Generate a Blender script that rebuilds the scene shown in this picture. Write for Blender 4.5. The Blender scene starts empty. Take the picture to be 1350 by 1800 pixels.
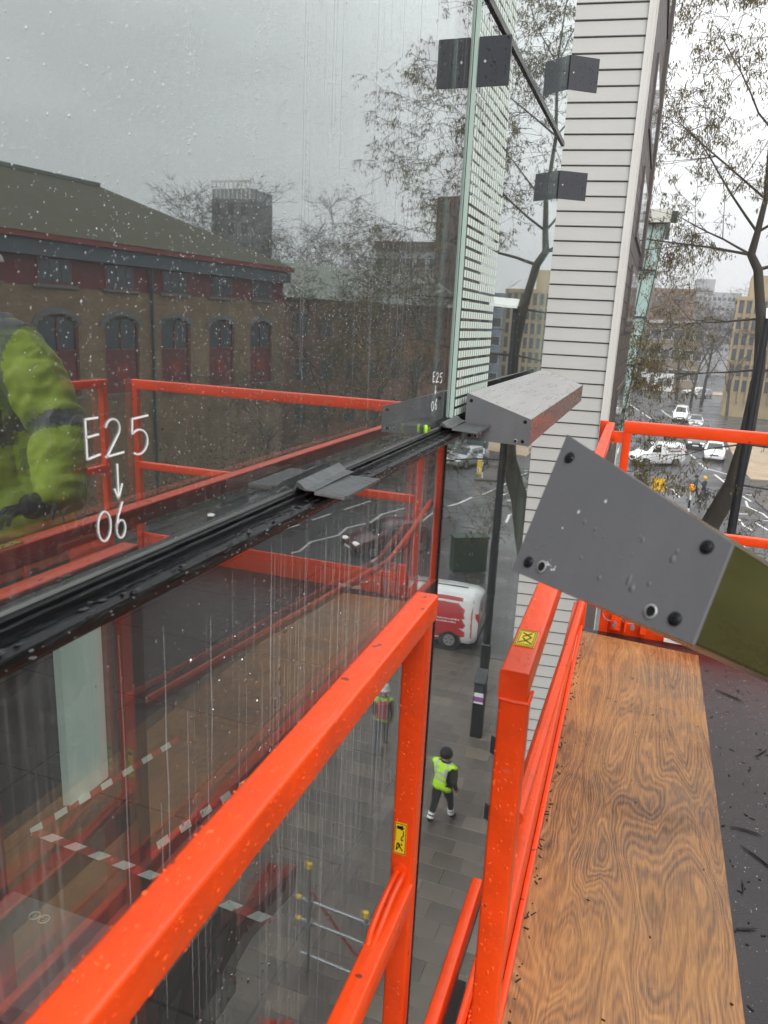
import bpy, bmesh, math, random
import numpy as np
from mathutils import Vector, Matrix, noise as mnoise
from math import radians as R, sin, cos, pi
random.seed(7); rng = np.random.default_rng(7)
scn = bpy.context.scene
col = scn.collection
H = 10.5                      # eye height above the street, metres

# ------------------------------------------------------------------ camera
def camera():
    f, p, r, y = 1315.0, R(14.38), R(2.76), R(19.06)
    fw = Vector((-sin(y)*cos(p), cos(y)*cos(p), -sin(p)))
    r0 = Vector((cos(y), sin(y), 0)); u0 = r0.cross(fw)
    right = r0*cos(r) + u0*sin(r); up = u0*cos(r) - r0*sin(r)
    cd = bpy.data.cameras.new('camera'); ob = bpy.data.objects.new('camera', cd); col.objects.link(ob)
    M = Matrix((right, up, -fw)).transposed().to_4x4(); M.translation = (0, 0, H); ob.matrix_world = M
    cd.sensor_fit = 'VERTICAL'; cd.sensor_height = 24; cd.lens = f/1800*24
    cd.clip_start = .02; cd.clip_end = 3000
    cd.dof.use_dof = True; cd.dof.focus_distance = 3.2; cd.dof.aperture_fstop = 6.5
    scn.camera = ob
camera()

# ------------------------------------------------------------------ sky, sun, exposure
SUN_EL, SUN_AZ = R(46), R(148)
def world():
    w = bpy.data.worlds.new('World'); scn.world = w; w.use_nodes = True
    nt = w.node_tree; N = nt.nodes; L = nt.links; N.clear()
    out = N.new('ShaderNodeOutputWorld'); bg = N.new('ShaderNodeBackground'); bg.inputs[1].default_value = .13
    sky = N.new('ShaderNodeTexSky'); sky.sky_type = 'NISHITA'; sky.sun_disc = False
    sky.sun_elevation = SUN_EL; sky.sun_rotation = SUN_AZ; sky.dust_density = 6; sky.air_density = 1.5
    hs = N.new('ShaderNodeHueSaturation'); hs.inputs['Saturation'].default_value = .12
    L.new(sky.outputs[0], hs.inputs['Color'])
    tc = N.new('ShaderNodeTexCoord'); sp = N.new('ShaderNodeSeparateXYZ'); L.new(tc.outputs['Generated'], sp.inputs[0])
    # overcast layer: brightens towards the zenith, broken by soft cloud
    mr = N.new('ShaderNodeMapRange'); mr.inputs[1].default_value = 0; mr.inputs[2].default_value = 1
    mr.inputs[3].default_value = 6.4; mr.inputs[4].default_value = 16.5; L.new(sp.outputs[2], mr.inputs[0])
    mp = N.new('ShaderNodeMapping'); mp.inputs['Scale'].default_value = (1, 1, 2.6); L.new(tc.outputs['Generated'], mp.inputs[0])
    nz = N.new('ShaderNodeTexNoise'); nz.inputs['Scale'].default_value = 2.2; nz.inputs['Detail'].default_value = 5
    nz.inputs['Roughness'].default_value = .5; L.new(mp.outputs[0], nz.inputs['Vector'])
    mc = N.new('ShaderNodeMapRange'); mc.inputs[1].default_value = .3; mc.inputs[2].default_value = .7
    mc.inputs[3].default_value = .80; mc.inputs[4].default_value = 1.08; L.new(nz.outputs[0], mc.inputs[0])
    mu = N.new('ShaderNodeMath'); mu.operation = 'MULTIPLY'; L.new(mr.outputs[0], mu.inputs[0]); L.new(mc.outputs[0], mu.inputs[1])
    cc = N.new('ShaderNodeVectorMath'); cc.operation = 'SCALE'; cc.inputs[0].default_value = (.97, .985, 1.0); L.new(mu.outputs[0], cc.inputs['Scale'])
    mx = N.new('ShaderNodeMix'); mx.data_type = 'RGBA'; mx.inputs[0].default_value = .86
    L.new(hs.outputs[0], mx.inputs[6]); L.new(cc.outputs[0], mx.inputs[7])
    L.new(mx.outputs[2], bg.inputs[0]); L.new(bg.outputs[0], out.inputs[0])
world()
def sun():
    ld = bpy.data.lights.new('sun', 'SUN'); ld.energy = 1.5; ld.angle = R(40); ld.color = (1, .98, .95)
    ob = bpy.data.objects.new('sun', ld); col.objects.link(ob)
    d = Vector((sin(SUN_AZ)*cos(SUN_EL), cos(SUN_AZ)*cos(SUN_EL), sin(SUN_EL)))
    ob.rotation_euler = d.to_track_quat('Z', 'Y').to_euler()
sun()
scn.view_settings.view_transform = 'Standard'; scn.view_settings.look = 'None'
scn.view_settings.exposure = 0.30; scn.view_settings.gamma = 1
scn.render.engine = 'CYCLES'
cy = scn.cycles
cy.use_denoising = True; cy.denoiser = 'OPENIMAGEDENOISE'
cy.max_bounces = 8; cy.transparent_max_bounces = 24; cy.glossy_bounces = 6; cy.diffuse_bounces = 3
cy.sample_clamp_indirect = 6; cy.caustics_reflective = False; cy.caustics_refractive = False
cy.use_adaptive_sampling = True; cy.adaptive_threshold = .02

# ------------------------------------------------------------------ mesh helpers
class MB:
    """collects shapes; build() links them as one mesh object"""
    def __init__(s): s.v = []; s.f = []; s.m = []
    def add(s, vs, fs, m=0):
        o = len(s.v); s.v += [tuple(v) for v in vs]
        for f in fs: s.f.append([i+o for i in f]); s.m.append(m)
        return s
    def box(s, a, b, m=0):
        (x0, y0, z0), (x1, y1, z1) = a, b
        vs = [(x0,y0,z0),(x1,y0,z0),(x1,y1,z0),(x0,y1,z0),(x0,y0,z1),(x1,y0,z1),(x1,y1,z1),(x0,y1,z1)]
        return s.add(vs, [(0,3,2,1),(4,5,6,7),(0,1,5,4),(1,2,6,5),(2,3,7,6),(3,0,4,7)], m)
    def prism(s, poly, d, m=0, cap=True):
        """closed 3-d polygon swept along vector d"""
        n = len(poly); d = Vector(d); P = [Vector(p) for p in poly]
        vs = P + [p+d for p in P]
        fs = [(i, (i+1) % n, n+(i+1) % n, n+i) for i in range(n)]
        if cap: fs += [tuple(range(n-1, -1, -1)), tuple(range(n, 2*n))]
        return s.add(vs, fs, m)
    def frame(s, p, q, up=(0, 0, 1)):
        d = (Vector(q)-Vector(p)).normalized(); up = Vector(up)
        if abs(d.dot(up)) > .98: up = Vector((0, 1, 0))
        x = d.cross(up).normalized(); z = x.cross(d).normalized()
        return d, x, z
    def beam(s, p, q, w, h, r=None, up=(0, 0, 1), m=0, seg=3):
        """rounded rectangular tube, w sideways, h along up"""
        r = min(w, h)*.11 if r is None else r
        d, x, z = s.frame(p, q, up); prof = []
        for cx, cz, a0 in ((w/2-r, h/2-r, 0), (-w/2+r, h/2-r, pi/2), (-w/2+r, -h/2+r, pi), (w/2-r, -h/2+r, 1.5*pi)):
            for k in range(seg+1):
                a = a0 + pi/2*k/seg; prof.append((cx+r*cos(a), cz+r*sin(a)))
        P = [Vector(p)+x*a+z*b for a, b in prof]
        return s.prism(P[::-1], Vector(q)-Vector(p), m)
    def tube(s, pts, rad, n=8, m=0, cap=True):
        pts = [Vector(p) for p in pts]; k = len(pts)
        rads = rad if isinstance(rad, (list, tuple)) else [rad]*k
        vs = []; x = None
        for i, p in enumerate(pts):
            d = (pts[min(i+1, k-1)]-pts[max(i-1, 0)]).normalized()
            if x is None:
                x = d.cross(Vector((0, 0, 1)) if abs(d.z) < .9 else Vector((0, 1, 0))).normalized()
            else:
                x = (x - d*x.dot(d)).normalized()
            y = d.cross(x)
            for j in range(n):
                a = 2*pi*j/n; vs.append(p+(x*cos(a)+y*sin(a))*rads[i])
        fs = [(i*n+j, i*n+(j+1) % n, (i+1)*n+(j+1) % n, (i+1)*n+j) for i in range(k-1) for j in range(n)]
        if cap: fs += [tuple(range(n-1, -1, -1)), tuple(range((k-1)*n, k*n))]
        return s.add(vs, fs, m)
    def lathe(s, prof, c=(0, 0, 0), n=16, axis='z', m=0):
        vs = []
        for r, z in prof:
            for j in range(n):
                a = 2*pi*j/n
                t = {'z': (r*cos(a), r*sin(a), z), 'x': (z, r*cos(a), r*sin(a)), 'y': (r*sin(a), z, r*cos(a))}[axis]
                vs.append((t[0]+c[0], t[1]+c[1], t[2]+c[2]))
        k = len(prof)
        fs = [(i*n+j, i*n+(j+1) % n, (i+1)*n+(j+1) % n, (i+1)*n+j) for i in range(k-1) for j in range(n)]
        fs += [tuple(range(n-1, -1, -1)), tuple(range((k-1)*n, k*n))]
        return s.add(vs, fs, m)
    def mesh(s, name, mats, smooth=35):
        me = bpy.data.meshes.new(name); me.from_pydata(s.v, [], s.f)
        for m in (mats if isinstance(mats, (list, tuple)) else [mats]): me.materials.append(MAT[m] if isinstance(m, str) else m)
        me.polygons.foreach_set('material_index', s.m)
        bm = bmesh.new(); bm.from_mesh(me); bmesh.ops.recalc_face_normals(bm, faces=bm.faces); bm.to_mesh(me); bm.free()
        if smooth:
            me.shade_smooth(); me.set_sharp_from_angle(angle=R(smooth))
        me.update(); return me
    def build(s, name, mats, parent=None, smooth=35):
        return link(name, s.mesh(name, mats, smooth), parent)
def link(name, me, parent=None, loc=None, rz=None):
    o = bpy.data.objects.new(name, me); col.objects.link(o)
    if parent is not None: o.parent = parent
    if loc is not None: o.location = loc
    if rz is not None: o.rotation_euler = (0, 0, rz)
    return o
def tag(o, label, cat, group=None, kind=None):
    if label: o['label'] = label
    if cat: o['category'] = cat
    if group: o['group'] = group
    if kind: o['kind'] = kind
    return o
def thing(name, label, cat, loc=(0, 0, 0), rz=0, group=None):
    o = bpy.data.objects.new(name, None); col.objects.link(o); o.location = loc; o.rotation_euler = (0, 0, rz)
    o.empty_display_size = .2
    return tag(o, label, cat, group)
def struct(o): o['kind'] = 'structure'; return o
def stuff(o): o['kind'] = 'stuff'; return o
def copy_tree(root, loc, rz=0, label=None):
    r = root.copy(); col.objects.link(r); r.location = loc; r.rotation_euler = (0, 0, rz)
    if label: r['label'] = label
    for ch in list(root.children):
        c = ch.copy(); col.objects.link(c); c.parent = r
        for g in list(ch.children):
            d = g.copy(); col.objects.link(d); d.parent = c
    return r

# ------------------------------------------------------------------ materials
MAT = {}
def pmat(name, color, rough=.6, metal=0, spec=.5, noise=None, bump=None, coat=0, trans=0, ior=1.45, alpha=1):
    """principled; noise=(scale, amount, detail, stretch xyz) tints the colour, bump=(scale, strength, stretch)"""
    m = bpy.data.materials.new(name); m.use_nodes = True; nt = m.node_tree; N = nt.nodes; L = nt.links
    b = N['Principled BSDF']; c = tuple(color)+(1,)
    b.inputs['Base Color'].default_value = c; b.inputs['Roughness'].default_value = rough; b.inputs['Metallic'].default_value = metal
    b.inputs['Specular IOR Level'].default_value = spec; b.inputs['Coat Weight'].default_value = coat
    b.inputs['Transmission Weight'].default_value = trans; b.inputs['IOR'].default_value = ior; b.inputs['Alpha'].default_value = alpha
    tc = N.new('ShaderNodeTexCoord')
    def vec(st):
        mp = N.new('ShaderNodeMapping'); mp.inputs['Scale'].default_value = st; L.new(tc.outputs['Object'], mp.inputs[0]); return mp.outputs[0]
    if noise:
        sc, am, det, st = noise
        n = N.new('ShaderNodeTexNoise'); n.inputs['Scale'].default_value = sc; n.inputs['Detail'].default_value = det; n.inputs['Roughness'].default_value = .65
        L.new(vec(st), n.inputs['Vector'])
        mr = N.new('ShaderNodeMapRange'); mr.inputs[1].default_value = .25; mr.inputs[2].default_value = .75
        mr.inputs[3].default_value = 1-am; mr.inputs[4].default_value = 1+am; L.new(n.outputs[0], mr.inputs[0])
        sc_ = N.new('ShaderNodeVectorMath'); sc_.operation = 'SCALE'; sc_.inputs[0].default_value = color
        L.new(mr.outputs[0], sc_.inputs['Scale']); L.new(sc_.outputs[0], b.inputs['Base Color'])
        rr = N.new('ShaderNodeMapRange'); rr.inputs[1].default_value = .3; rr.inputs[2].default_value = .7
        rr.inputs[3].default_value = max(.02, rough*.75); rr.inputs[4].default_value = min(1, rough*1.25); L.new(n.outputs[0], rr.inputs[0]); L.new(rr.outputs[0], b.inputs['Roughness'])
    if bump:
        sc, stg, st = bump
        n2 = N.new('ShaderNodeTexNoise'); n2.inputs['Scale'].default_value = sc; n2.inputs['Detail'].default_value = 4
        L.new(vec(st), n2.inputs['Vector']); bp = N.new('ShaderNodeBump'); bp.inputs['Strength'].default_value = stg; bp.inputs['Distance'].default_value = .01
        L.new(n2.outputs[0], bp.inputs['Height']); L.new(bp.outputs[0], b.inputs['Normal'])
    MAT[name] = m; return m
I3 = (1, 1, 1)
pmat('orange', (.90, .068, .004), .36, noise=(7, .10, 7, I3), bump=(45, .16, I3), coat=.2)
def worn_orange():
    m = MAT['orange']; nt = m.node_tree; N = nt.nodes; L = nt.links; b = N['Principled BSDF']; src = b.inputs['Base Color'].links[0].from_socket
    tc = N.new('ShaderNodeTexCoord')
    def mask(sc, st, a, c, det=4):
        mp = N.new('ShaderNodeMapping'); mp.inputs['Scale'].default_value = st; L.new(tc.outputs['Object'], mp.inputs[0])
        n = N.new('ShaderNodeTexNoise'); n.inputs['Scale'].default_value = sc; n.inputs['Detail'].default_value = det; n.inputs['Roughness'].default_value = .7; L.new(mp.outputs[0], n.inputs['Vector'])
        r = N.new('ShaderNodeMapRange'); r.inputs[1].default_value = a; r.inputs[2].default_value = c; L.new(n.outputs[0], r.inputs[0]); return r.outputs[0]
    for msk, colr, k in ((mask(5, I3, .52, .78), (.42, .045, .010, 1), .55), (mask(26, I3, .70, .72, 2), (.10, .03, .015, 1), .85), (mask(30, (1, .12, 1), .68, .74, 3), (.75, .18, .09, 1), .5)):
        f = N.new('ShaderNodeMath'); f.operation = 'MULTIPLY'; f.inputs[1].default_value = k; L.new(msk, f.inputs[0])
        x = N.new('ShaderNodeMix'); x.data_type = 'RGBA'; L.new(f.outputs[0], x.inputs[0]); L.new(src, x.inputs[6]); x.inputs[7].default_value = colr; src = x.outputs[2]
    L.new(src, b.inputs['Base Color'])
worn_orange()
pmat('orange_drop', (.95, .11, .015), .06, spec=.6)
pmat('sticker_yellow', (.85, .62, .02), .35); pmat('ink', (.01, .01, .01), .5)
pmat('white_ink', (.85, .86, .85), .6)
pmat('black_gasket', (.008, .008, .009), .24, spec=.28, noise=(40, .5, 4, (1, .15, 1)), bump=(90, .35, (1, .2, 1)))
pmat('gasket_grey', (.07, .075, .075), .35, noise=(30, .4, 4, I3), bump=(60, .4, I3))
pmat('wet_black', (.012, .012, .013), .04, spec=.6)
pmat('silicone', (.15, .155, .15), .5, noise=(60, .3, 3, (1, .1, 1)))
pmat('plate_dark', (.045, .047, .055), .42, noise=(18, .12, 3, I3))
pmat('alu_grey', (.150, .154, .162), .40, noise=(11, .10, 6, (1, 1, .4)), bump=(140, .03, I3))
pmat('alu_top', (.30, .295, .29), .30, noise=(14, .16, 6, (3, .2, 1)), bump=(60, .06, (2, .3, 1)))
pmat('alu_reflect_tint', (.17, .10, .085), .25, noise=(22, .35, 5, (1, .4, 1)))  # reddish tint stands in for orange and brown mirrored in the front sheet
pmat('olive', (.042, .045, .014), .28, noise=(9, .55, 7, (1, .25, 1)))
pmat('screw', (.02, .02, .022), .3, metal=.6); pmat('hole_rim', (.55, .55, .55), .3, metal=.8); pmat('void', (.003, .003, .003), .9)
pmat('chip', (.75, .75, .73), .7)
pmat('galv', (.26, .27, .28), .45, metal=.6, noise=(20, .2, 3, I3))
pmat('rubber', (.010, .010, .011), .55)
pmat('glass_edge', (.50, .64, .57), .25)
pmat('frit', (.66, .76, .68), .45)
pmat('interior_dark', (.035, .032, .032), .8, noise=(2, .3, 3, I3)); pmat('interior_floor', (.060, .052, .048), .4, noise=(3, .25, 4, I3))
pmat('pale_panel', (.82, .93, .87), .6, noise=(3, .05, 3, (1, 1, .2)))
pmat('tape_white', (.72, .76, .74), .5); pmat('tape_red', (.36, .035, .04), .5)
pmat('interior_grey', (.19, .21, .22), .5)
pmat('siding', (.43, .428, .405), .42, noise=(2.2, .035, 4, (1, 1, 3)), bump=(180, .04, (.2, 1, 3)))
pmat('siding_gap', (.13, .13, .125), .9); pmat('trim_white', (.62, .61, .57), .4, noise=(5, .05, 4, (1, 1, .2)))
pmat('brown_clad', (.085, .068, .062), .45, noise=(4, .2, 4, I3)); pmat('window_dark', (.012, .013, .015), .06, spec=.8)
pmat('frame_brown', (.10, .08, .075), .4)

def glass_mat(name, r0, tint, film, streak=0.0):
    """coated pane: Schlick mirror over clear glass, with a wet film of streaks"""
    m = bpy.data.materials.new(name); m.use_nodes = True; nt = m.node_tree; N = nt.nodes; L = nt.links; N.clear()
    out = N.new('ShaderNodeOutputMaterial'); tr = N.new('ShaderNodeBsdfTransparent'); tr.inputs[0].default_value = tint+(1,)
    gl = N.new('ShaderNodeBsdfGlossy'); gl.inputs['Roughness'].default_value = .012; gl.inputs['Color'].default_value = (.95, .97, .97, 1)
    lw = N.new('ShaderNodeLayerWeight'); lw.inputs[0].default_value = .5
    pw = N.new('ShaderNodeMath'); pw.operation = 'POWER'; pw.inputs[1].default_value = 5; L.new(lw.outputs['Facing'], pw.inputs[0])
    ma = N.new('ShaderNodeMath'); ma.operation = 'MULTIPLY_ADD'; ma.inputs[1].default_value = 1-r0; ma.inputs[2].default_value = r0; L.new(pw.outputs[0], ma.inputs[0])
    m1 = N.new('ShaderNodeMixShader'); L.new(ma.outputs[0], m1.inputs[0]); L.new(tr.outputs[0], m1.inputs[1]); L.new(gl.outputs[0], m1.inputs[2])
    tc = N.new('ShaderNodeTexCoord')
    # gentle roller-wave of the pane
    mpw = N.new('ShaderNodeMapping'); mpw.inputs['Scale'].default_value = (1, .6, 2.4); L.new(tc.outputs['Object'], mpw.inputs[0])
    nw = N.new('ShaderNodeTexNoise'); nw.inputs['Scale'].default_value = 1.6; nw.inputs['Detail'].default_value = 1; L.new(mpw.outputs[0], nw.inputs['Vector'])
    bp = N.new('ShaderNodeBump'); bp.inputs['Strength'].default_value = .005; bp.inputs['Distance'].default_value = .05; L.new(nw.outputs[0], bp.inputs['Height'])
    L.new(bp.outputs[0], gl.inputs['Normal'])
    # rain film: fine vertical runs, patchy
    mp = N.new('ShaderNodeMapping'); mp.inputs['Scale'].default_value = (1, 150, 2.2); L.new(tc.outputs['Object'], mp.inputs[0])
    n1 = N.new('ShaderNodeTexNoise'); n1.inputs['Scale'].default_value = 1; n1.inputs['Detail'].default_value = 3; L.new(mp.outputs[0], n1.inputs['Vector'])
    cr = N.new('ShaderNodeMapRange'); cr.inputs[1].default_value = .50; cr.inputs[2].default_value = .74; cr.inputs[3].default_value = 0; cr.inputs[4].default_value = 1; L.new(n1.outputs[0], cr.inputs[0])
    mp2 = N.new('ShaderNodeMapping'); mp2.inputs['Scale'].default_value = (1, 3.2, 1.1); L.new(tc.outputs['Object'], mp2.inputs[0])
    n2 = N.new('ShaderNodeTexNoise'); n2.inputs['Scale'].default_value = 1.3; n2.inputs['Detail'].default_value = 3; L.new(mp2.outputs[0], n2.inputs['Vector'])
    c2 = N.new('ShaderNodeMapRange'); c2.inputs[1].default_value = .40; c2.inputs[2].default_value = .64; L.new(n2.outputs[0], c2.inputs[0])
    mu = N.new('ShaderNodeMath'); mu.operation = 'MULTIPLY'; L.new(cr.outputs[0], mu.inputs[0]); L.new(c2.outputs[0], mu.inputs[1])
    mf = N.new('ShaderNodeMath'); mf.operation = 'MULTIPLY_ADD'; mf.inputs[1].default_value = streak; mf.inputs[2].default_value = film; L.new(mu.outputs[0], mf.inputs[0])
    df = N.new('ShaderNodeBsdfDiffuse'); df.inputs[0].default_value = (.75, .77, .78, 1)
    m2 = N.new('ShaderNodeMixShader'); L.new(mf.outputs[0], m2.inputs[0]); L.new(m1.outputs[0], m2.inputs[1]); L.new(df.outputs[0], m2.inputs[2])
    L.new(m2.outputs[0], out.inputs[0]); MAT[name] = m
glass_mat('glass_upper', .34, (.78, .85, .82), .018, .06)
glass_mat('glass_lower', .13, (.92, .96, .94), .022, .08)
glass_mat('glass_next', .36, (.72, .80, .76), .014, .05)
def clear_drop():
    m = bpy.data.materials.new('water'); m.use_nodes = True; nt = m.node_tree; N = nt.nodes; L = nt.links; N.clear()
    out = N.new('ShaderNodeOutputMaterial'); tr = N.new('ShaderNodeBsdfTransparent'); tr.inputs[0].default_value = (.62, .64, .65, 1)
    gl = N.new('ShaderNodeBsdfGlossy'); gl.inputs['Roughness'].default_value = .05
    mx = N.new('ShaderNodeMixShader'); mx.inputs[0].default_value = .6; L.new(tr.outputs[0], mx.inputs[1]); L.new(gl.outputs[0], mx.inputs[2]); L.new(mx.outputs[0], out.inputs[0]); MAT['water'] = m
clear_drop()
def streak_mat():
    m = bpy.data.materials.new('streak'); m.use_nodes = True; nt = m.node_tree; N = nt.nodes; L = nt.links; N.clear()
    out = N.new('ShaderNodeOutputMaterial'); tr = N.new('ShaderNodeBsdfTransparent'); d = N.new('ShaderNodeBsdfDiffuse'); d.inputs[0].default_value = (.8, .82, .83, 1)
    mx = N.new('ShaderNodeMixShader'); mx.inputs[0].default_value = .26; L.new(tr.outputs[0], mx.inputs[1]); L.new(d.outputs[0], mx.inputs[2]); L.new(mx.outputs[0], out.inputs[0]); MAT['streak'] = m
streak_mat()
def plywood():
    m = bpy.data.materials.new('plywood'); m.use_nodes = True; nt = m.node_tree; N = nt.nodes; L = nt.links; b = N['Principled BSDF']
    tc = N.new('ShaderNodeTexCoord')
    def noise(sc, det, rough, st, dist=0):
        mp = N.new('ShaderNodeMapping'); mp.inputs['Scale'].default_value = st; L.new(tc.outputs['Object'], mp.inputs[0])
        n = N.new('ShaderNodeTexNoise'); n.inputs['Scale'].default_value = sc; n.inputs['Detail'].default_value = det; n.inputs['Roughness'].default_value = rough; n.inputs['Distortion'].default_value = dist; L.new(mp.outputs[0], n.inputs['Vector']); return n.outputs[0]
    def math_(op, a, b_=None, c=None):
        q = N.new('ShaderNodeMath'); q.operation = op
        for k, v in enumerate((a, b_, c)):
            if v is None: continue
            if isinstance(v, (int, float)): q.inputs[k].default_value = v
            else: L.new(v, q.inputs[k])
        return q.outputs[0]
    fld = noise(1.0, 3.0, .36, (5.2, .85, 1), .55)               # the peeled-veneer field
    broad = math_('SINE', math_('MULTIPLY', fld, 72)); fine = math_('SINE', math_('MULTIPLY', fld, 270))
    patch = noise(3.2, 2, .5, I3); stain = noise(2.2, 5, .6, I3); grain = noise(1, 4, .6, (210, 9, 1)); pore = noise(1, 2, .5, (420, 26, 1))
    v = math_('MULTIPLY_ADD', broad, .065, math_('MULTIPLY', fine, math_('MULTIPLY', patch, .17)))
    v = math_('ADD', v, math_('MULTIPLY', math_('SUBTRACT', grain, .5), .62)); v = math_('ADD', v, math_('MULTIPLY', math_('SUBTRACT', pore, .5), .45))
    v = math_('ADD', v, math_('MULTIPLY', math_('SUBTRACT', stain, .5), .85)); v = math_('ADD', v, .55)
    cr = N.new('ShaderNodeValToRGB'); e = cr.color_ramp.elements
    e[0].position = .18; e[0].color = (.066, .034, .016, 1); e[1].position = .92; e[1].color = (.52, .27, .092, 1)
    x = e.new(.42); x.color = (.205, .098, .036, 1); x = e.new(.62); x.color = (.345, .165, .054, 1)
    L.new(v, cr.inputs[0]); L.new(cr.outputs[0], b.inputs['Base Color'])
    wr = N.new('ShaderNodeMapRange'); wr.inputs[1].default_value = .38; wr.inputs[2].default_value = .62; wr.inputs[3].default_value = .14; wr.inputs[4].default_value = .46; L.new(stain, wr.inputs[0]); L.new(wr.outputs[0], b.inputs['Roughness'])
    bp = N.new('ShaderNodeBump'); bp.inputs['Strength'].default_value = .35; bp.inputs['Distance'].default_value = .003; L.new(v, bp.inputs['Height']); L.new(bp.outputs[0], b.inputs['Normal'])
    MAT['plywood'] = m
plywood()
def deckmat():
    m = pmat('black_deck', (.022, .017, .018), .26, noise=(5, .5, 5, I3)); nt = m.node_tree; N = nt.nodes; L = nt.links
    tc = N.new('ShaderNodeTexCoord'); v = N.new('ShaderNodeTexVoronoi'); v.inputs['Scale'].default_value = 230; L.new(tc.outputs['Object'], v.inputs['Vector'])
    bp = N.new('ShaderNodeBump'); bp.inputs['Strength'].default_value = .35; bp.inputs['Distance'].default_value = .002; L.new(v.outputs[0], bp.inputs['Height']); L.new(bp.outputs[0], N['Principled BSDF'].inputs['Normal'])
deckmat()

def drops(mb, origin, u, v, n, su, sv, count, rmin, rmax, squash=.45, dens=None):
    """flattened beads of water scattered over a patch origin + u*[0,su] + v*[0,sv], bulging along n"""
    o, u, v, n = Vector(origin), Vector(u).normalized(), Vector(v).normalized(), Vector(n).normalized()
    for _ in range(count):
        for _t in range(12):
            a, b = random.random()*su, random.random()*sv
            if dens is None or random.random() < dens(a/su, b/sv): break
        r = rmin+(rmax-rmin)*random.random()**3; st = random.uniform(.85, 1.5) if random.random() < .7 else random.uniform(1.3, 2.6)
        c = o+u*a+v*b; vs = []; k = 6
        for rr, hh in ((1, 0), (.75, .65)):
            for j in range(k):
                t = 2*pi*(j+.5*(hh > 0))/k; vs.append(c+u*(cos(t)*r*rr)+v*(sin(t)*r*rr*st)+n*(hh*r*squash))
        vs.append(c+n*r*squash)
        fs = [(j, (j+1) % k, k+j) for j in range(k)]+[((j+1) % k, k+(j+1) % k, k+j) for j in range(k)]+[(k+j, k+(j+1) % k, 2*k) for j in range(k)]
        mb.add(vs, fs)

# ------------------------------------------------------------------ ground
def wetmat(name, color, r0, r1, scale, amount, bumpsc, bumpst, brick=None):
    m = pmat(name, color, .4); nt = m.node_tree; N = nt.nodes; L = nt.links; b = N['Principled BSDF']
    tc = N.new('ShaderNodeTexCoord')
    n = N.new('ShaderNodeTexNoise'); n.inputs['Scale'].default_value = scale; n.inputs['Detail'].default_value = 8; n.inputs['Roughness'].default_value = .62; L.new(tc.outputs['Object'], n.inputs['Vector'])
    mr = N.new('ShaderNodeMapRange'); mr.inputs[1].default_value = .3; mr.inputs[2].default_value = .7; mr.inputs[3].default_value = 1-amount; mr.inputs[4].default_value = 1+amount; L.new(n.outputs[0], mr.inputs[0])
    sc = N.new('ShaderNodeVectorMath'); sc.operation = 'SCALE'; sc.inputs[0].default_value = color; L.new(mr.outputs[0], sc.inputs['Scale'])
    src = sc.outputs[0]
    if brick:
        w, h, mort = brick; br = N.new('ShaderNodeTexBrick'); br.inputs['Scale'].default_value = 1; br.inputs['Brick Width'].default_value = w; br.inputs['Row Height'].default_value = h; br.inputs['Mortar Size'].default_value = mort
        br.inputs['Color1'].default_value = (.85, .85, .85, 1); br.inputs['Color2'].default_value = (1.15, 1.1, 1.05, 1); br.inputs['Mortar'].default_value = (.45, .45, .45, 1); L.new(tc.outputs['Object'], br.inputs['Vector'])
        mu = N.new('ShaderNodeVectorMath'); mu.operation = 'MULTIPLY'; L.new(src, mu.inputs[0]); L.new(br.outputs['Color'], mu.inputs[1]); src = mu.outputs[0]
    L.new(src, b.inputs['Base Color'])
    n3 = N.new('ShaderNodeTexNoise'); n3.inputs['Scale'].default_value = scale*.6; n3.inputs['Detail'].default_value = 4; L.new(tc.outputs['Object'], n3.inputs['Vector'])
    rr = N.new('ShaderNodeMapRange'); rr.inputs[1].default_value = .38; rr.inputs[2].default_value = .62; rr.inputs[3].default_value = r0; rr.inputs[4].default_value = r1; L.new(n3.outputs[0], rr.inputs[0]); L.new(rr.outputs[0], b.inputs['Roughness'])
    n4 = N.new('ShaderNodeTexNoise'); n4.inputs['Scale'].default_value = bumpsc; n4.inputs['Detail'].default_value = 3; L.new(tc.outputs['Object'], n4.inputs['Vector'])
    bp = N.new('ShaderNodeBump'); bp.inputs['Strength'].default_value = bumpst; bp.inputs['Distance'].default_value = .01; L.new(n4.outputs[0], bp.inputs['Height']); L.new(bp.outputs[0], b.inputs['Normal'])
wetmat('asphalt', (.060, .060, .063), .16, .5, .35, .22, 14, .35)
wetmat('paving', (.085, .073, .064), .2, .55, .5, .2, 10, .2, (.6, .45, .008))
wetmat('block_paving', (.062, .057, .057), .2, .5, .6, .25, 12, .3, (.22, .11, .008))
wetmat('tan_paving', (.40, .31, .21), .3, .6, .4, .12, 8, .2, (.9, .6, .01))
pmat('slab_a', (.118, .098, .082), .45, noise=(1.3, .2, 5, I3), bump=(25, .25, I3)); pmat('slab_b', (.092, .077, .066), .42, noise=(1.1, .25, 5, I3), bump=(25, .25, I3)); pmat('slab_c', (.155, .128, .10), .45, noise=(1.2, .15, 5, I3), bump=(25, .2, I3))
pmat('kerb', (.20, .195, .185), .45, noise=(3, .2, 4, I3)); pmat('road_paint', (.62, .62, .60), .4, noise=(2, .12, 6, I3))
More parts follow.
